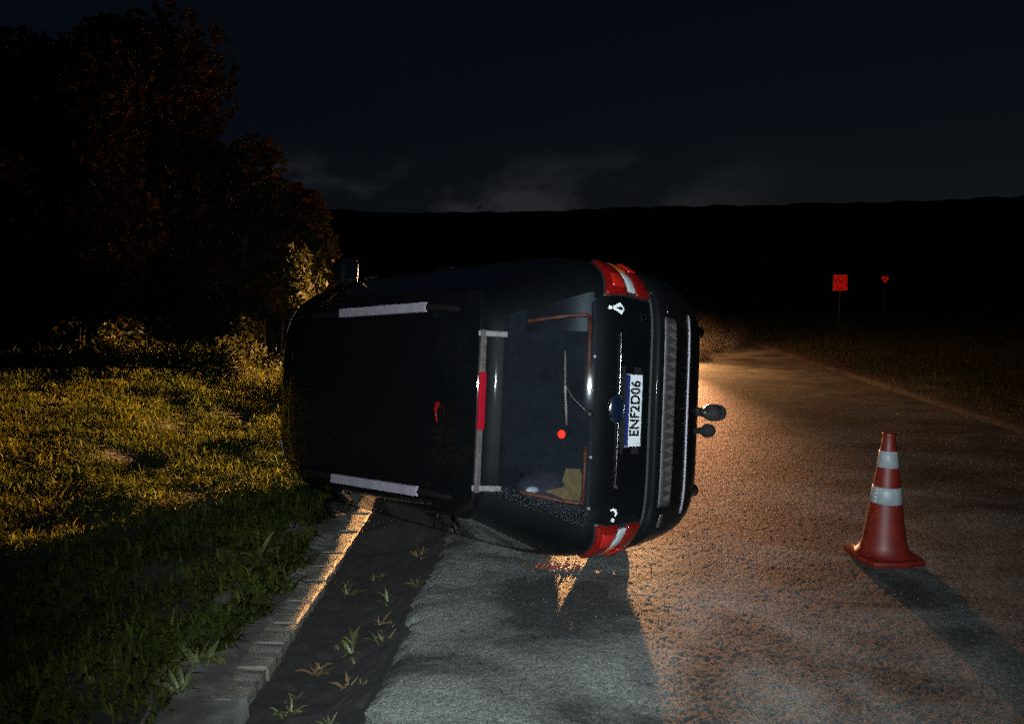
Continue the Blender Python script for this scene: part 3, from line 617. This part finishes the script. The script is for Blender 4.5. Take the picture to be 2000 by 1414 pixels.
# tailgate trim
patch('chrome_strip', [(-.50, 1.010), (.48, 1.010), (.475, 1.030), (-.495, 1.030)], M['chrome'], suv, .018, .03, (40, 3), .004)
mesh('plate_recess', [S(u, z, .0015) for u, z in ((-.27, .825), (.27, .825), (.27, 1.0), (-.27, 1.0))], [(0, 1, 2, 3)], M['plastic'], suv)
pl = bpy.data.objects.new('number_plate', None); link(pl, suv); pl.location = (.092, 0, .9125)
bm = bmesh.new(); b_box(bm, (0, 0, 0), (.006, .424, .155), bev=.002); bm_obj('plate_sheet', bm, M['plate'], pl)
bm = bmesh.new(); b_box(bm, (-.0045, 0, .061), (.003, .418, .030)); bm_obj('blue_band', bm, M['blue'], pl)
for nm, c, s in (('plate_frame', (0, 0, .080), (.012, .440, .006)), ('plate_frame', (0, 0, -.080), (.012, .440, .006)), ('plate_frame', (0, .218, 0), (.012, .006, .154)), ('plate_frame', (0, -.218, 0), (.012, .006, .154))):
    bm = bmesh.new(); b_box(bm, c, s); bm_obj(nm, bm, M['plastic'], pl)
def text(name, body, size, loc, m, parent, sx=1.0, sp=1.0, off=0):
    cu = bpy.data.curves.new(name, 'FONT'); cu.body = body; cu.size = size; cu.align_x = 'CENTER'; cu.align_y = 'CENTER'; cu.extrude = .0008; cu.space_character = sp; cu.offset = off
    o = bpy.data.objects.new(name, cu); COL.objects.link(o); dg = bpy.context.evaluated_depsgraph_get()
    me = bpy.data.meshes.new_from_object(o.evaluated_get(dg)); bpy.data.objects.remove(o); bpy.data.curves.remove(cu); me.materials.clear(); me.materials.append(m)
    o = link(bpy.data.objects.new(name, me), parent)
    # letters stand on the rear face: text x -> car right (-y), text y -> up
    o.matrix_local = Matrix(((0, 0, -1, loc[0]), (-1, 0, 0, loc[1]), (0, 1, 0, loc[2]), (0, 0, 0, 1))) @ Matrix.Diagonal((sx, 1, 1, 1)); return o
text('plate_letters', 'ENF2D06', .124, (-.0045, -.012, -.016), M['ink'], pl, .66, 1.02, .0030)
mesh('plate_mark', [(-.0042, .195, -.068), (-.0042, .192, -.068), (-.0042, .192, -.045), (-.0042, .195, -.045)], [(0, 1, 2, 3)], M['ink'], pl)
# oval emblem tilted towards the sky
em = bpy.data.objects.new('oval_emblem', None); link(em, suv); em.location = (.098, -.012, 1.066); em.rotation_euler = (0, math.radians(28), 0)
def oval(name, a, b, x0, th, m, hole=0):
    V, F = [], []; n = 40
    for k in range(n):
        t_ = 2 * PI * k / n
        for (ra, rb, xx) in (((a, b, 0), (a - hole, b - hole, 0), (a * .97, b * .95, -th), (a - hole * .9, b - hole * .9, -th)) if hole else ((a, b, 0), (a * .92, b * .9, -th * .7), (0.001, .001, -th))):
            V.append((x0 + xx, ra * math.cos(t_), rb * math.sin(t_)))
    s = 4 if hole else 3
    for k in range(n):
        j = (k + 1) % n
        for p, q in (((0, 2), (2, 3), (3, 1)) if hole else ((0, 1), (1, 2))): F.append((k * s + p, j * s + p, j * s + q, k * s + q))
    return mesh(name, V, F, m, em, True)
oval('emblem_rim', .086, .053, 0, .012, M['chrome'], .009); oval('emblem_face', .079, .046, -.002, .006, M['ovalblue'])
# stickers and badges
zc, yc = 1.045, -.60
st_ = poly('kite_sticker', [(yc + .036, zc - .035), (yc, zc - .055), (yc - .038, zc - .03), (yc - .012, zc + .022), (yc, zc + .03), (yc + .012, zc + .022)], M['sticker'], suv, .003)
poly('sticker_head', [(yc + .012 * math.cos(a), zc + .045 + .013 * math.sin(a)) for a in np.linspace(0, 2 * PI, 13)[:-1]], M['sticker'], suv, .003)
poly('sticker_slit', [(yc + .012, zc - .03), (yc + .004, zc - .048), (yc - .012, zc - .028), (yc - .002, zc + .006)], M['ink'], suv, .0045)
for dy, dz, a, b in ((0, 0, .008, .022), (-.022, .006, .007, .014), (.02, .004, .007, .018), (.004, -.024, .02, .006)):
    poly('badge_letter', [(-.565 + dy + p * a, .815 + dz + q * b) for p, q in ((1, 1), (-1, 1), (-1, -1), (1, -1))], M['chrome'], suv, .006, .006)
hook = [(.585, 1.045), (.578, 1.025), (.585, 1.008), (.605, .998), (.622, 1.004)]
tube('chrome_hook_badge', [tuple(S(y_ / float(fw_(z)), z, .012)) for y_, z in hook], [.004, .008, .009, .008, .004], M['sticker'], suv, 8)
poly('badge_dot', [(.648 + .012 * math.cos(a), 1.006 + .012 * math.sin(a)) for a in np.linspace(0, 2 * PI, 11)[:-1]], M['sticker'], suv, .006, .005)
# spoiler, third brake light, hinge covers, wiper
ys_ = np.linspace(-.66, .66, 25); V = []; F = []
for y_ in ys_:
    e = (abs(y_) / .66) ** 4; V += [(.575 + .10 * e, y_, 1.690 - .06 * e), (.560 + .10 * e, y_, 1.708 - .07 * e), (.572 + .10 * e, y_, 1.722 - .075 * e), (.75, y_, 1.728 - .06 * e), (1.0, y_, 1.712 - .05 * e), (.80, y_, 1.66 - .05 * e)]
for k in range(24):
    for q in range(6): F.append((k * 6 + q, k * 6 + (q + 1) % 6, k * 6 + 6 + (q + 1) % 6, k * 6 + 6 + q))
F += [tuple(range(6))[::-1], tuple(24 * 6 + q for q in range(6))]
mesh('spoiler', V, F, M['paint'], suv)
bm = bmesh.new(); b_box(bm, (.556, .035, 1.704), (.016, .92, .036), bev=.004); bm_obj('spoiler_trim', bm, M['padridge'], suv)
bm = bmesh.new(); b_box(bm, (.550, -.022, 1.704), (.022, .325, .042), bev=.005); bm_obj('brake_light', bm, M['brakelens'], suv)
for y_ in (-.405, .47):
    bm = bmesh.new(); b_box(bm, (0, 0, 0), (.016, .034, .17), Matrix.Rotation(math.radians(32), 3, 'Y'), .006); bmesh.ops.translate(bm, verts=bm.verts, vec=(.532, y_, 1.655)); bm_obj('hinge_cover', bm, M['padridge'], suv)
wp = [(.00, 1.195), (-.06, 1.25), (-.14, 1.29), (-.26, 1.30)]
tube('wiper_arm', [tuple(S(.03, 1.175, .02))] + [tuple(S(y_ / float(fw_(z)), z, .02)) for y_, z in wp], [.008, .006, .005, .004, .003], M['plastic'], suv, 8)
tube('wiper_blade', [tuple(S(y_ / float(fw_(z)), z, .012)) for y_, z in ((.10, 1.272), (0, 1.278), (-.15, 1.288), (-.33, 1.292))], [.006, .009, .009, .006], M['padridge'], suv, 6)
tube('wiper_pivot', [tuple(S(.03, 1.175, -.01)), tuple(S(.03, 1.175, .03))], [.024, .016], M['plastic'], suv, 14)
for u0, z0 in ((-.12, 1.17), (-.33, 1.165), (.30, 1.165), (.62, 1.16)):
    tube('bump_stop', [tuple(S(u0, z0, 0)), tuple(S(u0, z0, .010))], [.011, .008], M['silver'], suv, 10)
# inner orange seal round the lower window corners
for sg in (-1, 1):
    for nm, pts in (('window_seal', [(sg * .20 if sg < 0 else .24, 1.185), (sg * .60, 1.185)]), ('window_seal', [(sg * .60, 1.185), (sg * .615, 1.20), (sg * .63, 1.26), (sg * .66, 1.46)])):
        tube(nm, [tuple(S(u, z, -.028)) for u, z in pts], .011, M['seal'], suv, 8)
# roof rails with silver inserts, antenna
for sg, y0, y1 in ((-1, -.572, -.571), (1, .552, .590)):
    rail = tube('roof_rail', [(.74, sg * .54, 1.655), (.82, sg * .555, 1.70), (1.0, y0, 1.713), (1.6, (y0 + y1) / 2, 1.72), (2.2, y1, 1.712), (2.55, y1, 1.695), (2.68, y1, 1.66)], [.014, .018, .022, .022, .022, .018, .014], M['rail'], suv, 10)
    V = []
    for x, y_ in ((1.075, y0), (2.07, y1)):
        V += [(x, y_ - .031, 1.722), (x, y_ + .031, 1.722), (x, y_ + .029, 1.748), (x, y_ - .029, 1.748)]
    mesh('silver_insert', V, [(0, 1, 2, 3), (7, 6, 5, 4), (0, 4, 5, 1), (1, 5, 6, 2), (2, 6, 7, 3), (3, 7, 4, 0)], M['silver'], rail)
ant = tube('antenna', [(.93, .015, 1.70), (.93, .017, 1.728), (.915, .05, 1.745), (.89, .12, 1.75)], [.022, .016, .008, .005], M['redlens'], suv, 8)
# mirrors
for sg in (-1, 1):
    yc_ = .99 if sg > 0 else 1.02
    bm = bmesh.new(); b_box(bm, (3.07, sg * yc_, 1.11), (.16, .24 if sg < 0 else .16, .17), bev=.05); mi = bm_obj('mirror', bm, M['paint'], suv, True)
    bm = bmesh.new(); b_box(bm, (2.987, sg * yc_, 1.115), (.006, .19 if sg < 0 else .12, .13)); bm_obj('mirror_glass', bm, M['chrome'], mi)
    bm = bmesh.new(); b_box(bm, (3.10, sg * (yc_ + (.115 if sg < 0 else .075)), 1.11), (.09, .02, .03), bev=.006); bm_obj('indicator', bm, M['amber'], mi)
    tube('mirror_arm', [(3.10, sg * .86, 1.06), (3.08, sg * yc_, 1.07)], .03, M['plastic'], mi, 8)
for x in (1.75, 2.75):
    for sg in (-1, 1):
        tube('door_handle', [(x, sg * (.952), 1.0), (x + .03, sg * .975, 1.0), (x + .17, sg * .975, 1.0), (x + .2, sg * .952, 1.0)], .011, M['paint'], suv, 8) if sg < 0 else None
for s0 in (3.12, 4.88):
    a, b = (s0, s0 + .3) if s0 < 4 else (s0 - .3, s0)
    patch('headlight', [(a, .72), (b, .72), (b, .88), (a, .86)], M['white_lens'], suv, .012, .012, (10, 5), .01)
patch('grille', [(3.5, .62), (4.5, .62), (4.5, .86), (3.5, .86)], M['chrome'], suv, .01, .012, (12, 4))
# tow hitch, exhaust tips, trailer socket
hb = tube('tow_bar', [(.16, -.45, .25), (.16, .45, .25)], .03, M['plastic'], suv, 8)
tube('tow_shank', [(.18, 0, .25), (.02, 0, .24), (-.045, 0, .27)], [.032, .03, .026], M['steel'], suv, 10)
lathe('tow_ball_cap', [(.001, .145), (.040, .147), (.049, .157), (.054, .20), (.050, .204), (.050, .212), (.054, .216), (.054, .262), (.045, .30), (.028, .335), (.026, .36)], M['steel'], suv, 'Z', 28, (-.05, 0, .035))
lathe('trailer_socket', [(.001, .225), (.036, .228), (.043, .245), (.043, .285), (.030, .31), (.022, .35), (.02, .40)], M['rubber'], suv, 'Z', 20, (-.03, .115, .03))
for sg in (-1, 1):
    tube('exhaust_tip', [(.40, sg * .52, .19), (.13, sg * .52, .185), (.115, sg * .52, .185)], [.036, .040, .036], M['chrome'], suv, 16)
# cabin
bm = bmesh.new(); b_box(bm, (1.0, 0, .62), (1.5, 1.4, .05)); bm_obj('cargo_floor', bm, M['interior'], suv)
bm = bmesh.new(); b_box(bm, (.30, 0, .86), (.05, 1.3, .40), bev=.02); bm_obj('tailgate_lining', bm, M['interior'], suv)
for y_ in (-.80, .74):
    bm = bmesh.new(); b_box(bm, (1.7, y_, .72), (2.6, .02, .92)); bm_obj('side_lining', bm, M['interior'], suv)
for y_ in (-.38, .38):
    se = bpy.data.objects.new('rear_seat', None); link(se, suv)
    bm = bmesh.new(); b_box(bm, (0, 0, 0), (.16, .66, .68), Matrix.Rotation(math.radians(-16), 3, 'Y'), .04); bmesh.ops.translate(bm, verts=bm.verts, vec=(1.45, y_, 1.0)); bm_obj('backrest', bm, M['seat'], se, True)
    bm = bmesh.new(); b_box(bm, (1.36, y_, 1.43), (.10, .28, .18), bev=.04); bm_obj('headrest', bm, M['seat'], se, True)
    bm = bmesh.new(); b_box(bm, (1.82, y_, .72), (.6, .66, .16), bev=.05); bm_obj('cushion', bm, M['seat'], se, True)
for y_ in (-.38, .38):
    se = bpy.data.objects.new('front_seat', None); link(se, suv)
    bm = bmesh.new(); b_box(bm, (0, 0, 0), (.14, .5, .66), Matrix.Rotation(math.radians(-16), 3, 'Y'), .04); bmesh.ops.translate(bm, verts=bm.verts, vec=(2.45, y_, 1.0)); bm_obj('backrest', bm, M['seat'], se, True)
    bm = bmesh.new(); b_box(bm, (2.34, y_, 1.42), (.10, .26, .18), bev=.04); bm_obj('headrest', bm, M['seat'], se, True)
CCAM = np.array([-2.674, -.1225, 4.5314])
def behind(y_, z, x, X):
    """point at depth X on the sight line through (x,y,z): used to seat loose things inside the boot"""
    p = np.array([x, y_, z]); t_ = (X - CCAM[0]) / (x - CCAM[0]); return CCAM + (p - CCAM) * t_
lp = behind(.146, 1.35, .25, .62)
wl = bpy.data.objects.new('red_glint_stub', None); link(wl, suv); wl.location = tuple(lp)  # glowing stub added to give the red reflection in the rear glass
lathe('glint_base', [(.03, -.02), (.03, 0), (.015, .004)], M['plastic'], wl, 'Z', 16)
lathe('glint_dome', [(.027, 0), (.026, .012), (.017, .024), (.001, .03)], M['red_glint'], wl, 'Z', 14)
tube('glint_bracket', [(0, 0, -.02), (.1, 0, -.2), (.2, 0, float(.64 - lp[2]))], .008, M['plastic'], wl, 6)

def in_car(o, loc):
    o.matrix_world = CM @ Matrix.Translation(Vector(loc)); return o
# loose things in the boot, resting against the side the car lies on
cb = [(725, 450), (825, 460), (862, 570), (825, 690), (755, 692), (580, 602), (600, 594), (722, 577), (700, 540)]
bm = bmesh.new(); vs = []
for (zx, zy) in cb:                               # outline measured on the sheet itself (metres)
    vs.append(Vector((0, (zy - 570) * .00083, -(zx - 740) * .00122)))
f = bm.faces.new([bm.verts.new(v) for v in vs]); r = bmesh.ops.extrude_face_region(bm, geom=[f]); bmesh.ops.translate(bm, verts=[v for v in r['geom'] if isinstance(v, bmesh.types.BMVert)], vec=(.006, 0, 0))
cbo = bm_obj('cardboard', bm, M['card']); in_car(cbo, (.40, .465, 1.115)); tag(cbo, 'torn tan cardboard piece lying in the lower corner behind the rear window', 'cardboard')
def lump(name, loc, r3, m, seed):
    bm = bmesh.new(); bmesh.ops.create_icosphere(bm, subdivisions=3, radius=1); r = random.Random(seed); off = [Vector([r.uniform(-1, 1) for _ in range(3)]).normalized() for _ in range(14)]
    for v in bm.verts:
        d = 1 + sum(.10 * max(0, v.co.normalized().dot(o)) ** 6 * (1 if i % 2 else -1) for i, o in enumerate(off)); v.co = Vector((v.co.x * r3[0], v.co.y * r3[1], v.co.z * r3[2])) * d
    o = bm_obj(name, bm, m, None, True); return in_car(o, loc)
tag(lump('cloth_bag', (.62, .50, 1.08), (.14, .10, .20), M['purple'], 3), 'dark purple cloth bag slumped behind the rear window beside the cardboard', 'bag')
tag(lump('crumpled_paper', (.52, .50, 1.30), (.03, .02, .05), M['sticker'], 6), 'small pale crumpled paper behind the rear window above the dark bag', 'paper')

# ------------------------------------------------------------------ traffic cone
cone = thing('traffic_cone', 'red traffic cone with two white bands standing on the road', 'cone', (1.985, 4.97, .004), .2); cone.scale = (.93, .93, 1)
bm = bmesh.new(); n_ = 8
out = []
for k in range(48):
    a = 2 * PI * k / 48; r_ = .215 / max(abs(math.cos(a)), abs(math.sin(a))) ** .62 * (1.0); out.append((r_ * math.cos(a), r_ * math.sin(a)))
V = []; F = []
for z, s in ((0, .98), (.018, 1.0), (.034, .97), (.040, .80), (.05, .72)): V += [(x * s, y_ * s, z) for x, y_ in out]
for j in range(4):
    for k in range(48): F.append((j * 48 + k, j * 48 + (k + 1) % 48, (j + 1) * 48 + (k + 1) % 48, (j + 1) * 48 + k))
F.append(list(range(48))[::-1]); F.append([4 * 48 + k for k in range(48)])
mesh('base', V, F, M['cone'], cone, False)
def cr_(z): return np.interp(z, [.04, .07, .30, .80], [.18, .150, .112, .040])
lathe('body', [(.19, .04)] + [(float(cr_(z)) + (.002 if i % 2 else 0) * 0, z) for i, z in enumerate(np.linspace(.06, .79, 14))] + [(.042, .80), (.044, .812), (.038, .822), (.030, .822), (.028, .79)], M['cone'], cone, 'Z', 40)
for z0, z1 in ((.37, .475), (.60, .705)):
    lathe('reflective_band', [(float(cr_(z0)) + .001, z0), (float(cr_(z0)) + .0035, z0 + .002), (float(cr_(z1)) + .0035, z1 - .002), (float(cr_(z1)) + .001, z1)], M['band'], cone, 'Z', 40)
for k in range(4):
    z = .385 + k * .024; a = math.radians(197); r_ = float(cr_(z)) + .004
    lathe('bead', [(.001, .006), (.006, .005), (.009, 0)], M['sticker'], cone, 'Z', 10, (r_ * math.cos(a), r_ * math.sin(a), z))

# ------------------------------------------------------------------ signs beyond the bend: sheeting of tiny corner cubes that send light back where it came from
def cubes(name, inside, w, h, a, m, parent):
    """triangular corner-cube sheet in the x-z plane, facing -y"""
    hgt = a * math.sqrt(3) / 2; dep = a / math.sqrt(6); V, F = [], []
    for j in range(int(h / hgt) + 2):
        for i in range(-1, int(w / a) + 2):
            for up in (0, 1):
                x0 = i * a + (j % 2) * a / 2 - w / 2; z0 = j * hgt - h / 2
                t_ = [(x0, z0), (x0 + a, z0), (x0 + a / 2, z0 + hgt)] if up == 0 else [(x0 + a / 2, z0 + hgt), (x0 + a, z0), (x0 + 1.5 * a, z0 + hgt)]
                cx_, cz_ = sum(p[0] for p in t_) / 3, sum(p[1] for p in t_) / 3
                if not inside(cx_, cz_): continue
                b = len(V); V += [(p[0], 0, p[1]) for p in t_] + [(cx_, dep, cz_)]
                F += [(b, b + 1, b + 3), (b + 1, b + 2, b + 3), (b + 2, b, b + 3)]
    return mesh(name, V, F, m, parent)
M['retro'] = mat('red_retroreflective', (1, .24, .17), .22, 1)
M['retrodark'] = mat('red_dark_print', (.35, .02, .015), .5)
def sign(name, label, px, Yd, zc, w, h, shape):
    x = px; t = thing(name, label, 'sign', (x, Yd, 0), -math.atan2(x, Yd) + 0)
    bm = bmesh.new()
    if shape == 'square': b_box(bm, (0, .03, zc), (w + .02, .012, h + .02), bev=.004); ins = lambda a, b: abs(a) < w / 2 and abs(b) < h / 2 and not (abs(a) < .035 and -.01 < b < .14)
    else:
        pts = [(-w / 2, h * .38), (-w * .30, h / 2), (0, h * .44), (w * .30, h / 2), (w / 2, h * .38), (w * .40, -.02), (.03, -h / 2), (-.03, -h / 2), (-w * .40, -.02)]
        vs = [bm.verts.new((p[0], .024, p[1] + zc)) for p in pts]; f = bm.faces.new(vs); r = bmesh.ops.extrude_face_region(bm, geom=[f]); bmesh.ops.translate(bm, verts=[v for v in r['geom'] if isinstance(v, bmesh.types.BMVert)], vec=(0, .012, 0))
        ins = lambda a, b: abs(a) < w / 2 - max(0, -b / h) * w * .95 - .01 and -h / 2 < b < h * .42
    bm_obj('panel', bm, M['retrodark'], t)
    s = cubes('reflective_sheet', ins, w, h, .012, M['retro'], t); s.location = (0, 0, zc)
    tube('post', [(0, .06, -.2), (0, .06, zc + h * .3)], .03, M['post'], t, 8); return t
sign('road_sign', 'glowing red square sign on a thin post beyond the road', 9.91, 30, 1.90, .50, .60, 'square')
sign('road_sign', 'small red down-pointing sign right of the square one', 13.48, 35, 2.06, .28, .31, 'tri')

# ------------------------------------------------------------------ loose bits on the road
def pebble(r, s):
    bm = bmesh.new(); bmesh.ops.create_icosphere(bm, subdivisions=2, radius=1)
    for v in bm.verts: v.co *= r.uniform(.8, 1.12)
    for v in bm.verts: v.co.z *= .7
    me = bpy.data.meshes.new('pebble'); bm.to_mesh(me); bm.free(); me.materials.append(s); return me
r = random.Random(5); gm = [pebble(r, M['conc']) for _ in range(4)]; rm = [pebble(r, M['redglassbits']) for _ in range(3)]
bm = bmesh.new()
def scatter(name, pts, meshes_m, sz, label, cat):
    V, F = [], []
    for (x, y_, z) in pts:
        b = len(V); s = r.uniform(*sz); rot = Matrix.Rotation(r.uniform(0, 6), 3, 'Z') @ Matrix.Rotation(r.uniform(0, 6), 3, 'X'); me = r.choice(meshes_m)
        V += [tuple(rot @ (v.co * s) + Vector((x, y_, z + s * .5))) for v in me.vertices]; F += [[i + b for i in p.vertices] for p in me.polygons]
    return tag(mesh(name, V, F, meshes_m[0].materials[0]), label, cat, kind='stuff')
scatter('debris', [(-.13 + r.gauss(0, .09), 4.62 + r.gauss(0, .05), .004) for _ in range(70)], rm, (.004, .012), 'broken red lamp plastic at the foot of the car', 'debris')
scatter('road_grit', [(r.uniform(-.8, 5), 1.6 + 9 * r.random() ** 1.6, .002) for _ in range(3200)], gm, (.0018, .0048), 'loose grit and small stones on the asphalt', 'gravel')
dm = [pebble(r, M['soil']) for _ in range(4)]
ditch_p = [(kerb_x(y_) + r.uniform(.05, .5), y_) for y_ in np.linspace(2, 7, 90)]
scatter('ditch_stones', [(a, b, float(ditch_z(np.array(a), np.array(b))) - .003) for a, b in ditch_p] or [(0, 0, 0) for y_ in ()], dm, (.005, .013), 'small stones in the soil of the ditch', 'gravel')
#VEH

# ------------------------------------------------------------------ the vehicle whose headlight comes towards us, behind the overturned car
van = thing('parked_van', 'pale van behind the overturned car with one headlight lit', 'van', (1.34, 20.7, 0), -PI / 2); van.scale = (1, 1, 1.31)
VR = np.array([(.24, .10, 3.95, .74), (.34, .03, 4.02, .80), (.60, 0, 4.05, .85), (.80, .03, 4.02, .86), (.95, .05, 3.86, .855), (1.0, .07, 3.1, .845), (1.35, .28, 2.45, .70), (1.44, .40, 2.25, .62), (1.48, .75, 1.95, .40)])
vsh = tuple(pchip(VR[:, 0], VR[:, k]) for k in (1, 2, 3)); vc = np.linspace(-1, 7, 97)[:-1]; vz = np.unique(np.r_[VR[:, 0], np.linspace(.24, .95, 12), np.linspace(1.0, 1.44, 8)])
c_, z_ = np.meshgrid(vc, vz); VV = S0(c_, z_, vsh); VV[..., 0] -= 2.1; VV = VV.reshape(-1, 3); FF = ring_faces(vc, vz); FF.append([(len(vz) - 1) * 96 + k for k in range(96)]); gb, gw = [], []
for f in FF:
    p = VV[list(f)].mean(0); (gw if 1.02 < p[2] < 1.36 and p[0] > .2 and abs(p[1]) < .62 and len(f) == 4 else gb).append(f)
sub('body', VV, gb, M['wgrey'], van); sub('windscreen', VV, gw, M['dglass'], van)
for sy in (-1, 1):
    bm = bmesh.new(); b_tube(bm, [(1.80, sy * .72 * 1, .84), (1.93, sy * .72, .84)], [.085, .095], 16); bm_obj('headlight', bm, M['headlamp' if sy < 0 else 'white_lens'], van, True)
for wx in (-1.3, 1.2):
    for sy in (-1, 1):
        lathe('wheel', [(.001, sy * .10), (.19, sy * .10), (.20, sy * .08), (.29, sy * .09), (.31, sy * .06), (.31, -sy * .09), (.001, -sy * .09)], M['rubber'], van, 'Y', 28, (wx, sy * .74, .31))
M['fill_dome'] = mat('amber_fill_glow', (.6, .25, .05), .3, emit=(1, .42, .15), estr=30)
lathe('fill_dome', [(.001, -.02), (.07, -.02), (.07, 0), (.06, .05), (.03, .07), (.001, .075)], M['fill_dome'], van, 'Z', 20, (.4, 0, 1.52))  # unseen glowing dome, added to go with the amber fill light

# dust drifting over the road beside the parked car
M['dust'] = bpy.data.materials.new('dust_cloud'); M['dust'].use_nodes = True; t = M['dust'].node_tree; t.nodes.clear()
pv = N(t, 'ShaderNodeVolumePrincipled'); pv.inputs['Color'].default_value = (.8, .72, .62, 1); pv.inputs['Anisotropy'].default_value = .35
co = N(t, 'ShaderNodeTexCoord'); nz = N(t, 'ShaderNodeTexNoise', Scale=1.7, Detail=3.0); t.links.new(co.outputs['Object'], nz.inputs[0])
gr = N(t, 'ShaderNodeTexGradient', gradient_type='SPHERICAL'); mpg = N(t, 'ShaderNodeMapping'); mpg.inputs['Scale'].default_value = (.50, .26, .95); t.links.new(co.outputs['Object'], mpg.inputs[0]); t.links.new(mpg.outputs[0], gr.inputs[0])
mr = N(t, 'ShaderNodeMapRange'); mr.inputs[1].default_value = .42; mr.inputs[2].default_value = .8; mr.inputs[3].default_value = 0; mr.inputs[4].default_value = .10; t.links.new(nz.outputs[0], mr.inputs[0])
mu = N(t, 'ShaderNodeMath', operation='MULTIPLY'); t.links.new(mr.outputs[0], mu.inputs[0]); sq = N(t, 'ShaderNodeMath', operation='POWER'); sq.inputs[1].default_value = 2.6; t.links.new(gr.outputs[1], sq.inputs[0]); t.links.new(sq.outputs[0], mu.inputs[1]); t.links.new(mu.outputs[0], pv.inputs['Density'])
ov = N(t, 'ShaderNodeOutputMaterial'); t.links.new(pv.outputs[0], ov.inputs['Volume'])
bm = bmesh.new(); b_box(bm, (0, 0, .87), (4.1, 7.8, 2.6)); dc = bm_obj('dust_cloud', bm, M['dust']); dc.location = (2.35, 16.5, .40)
tag(dc, 'thin warm dust drifting over the road beyond the underside of the car', 'dust', kind='stuff')
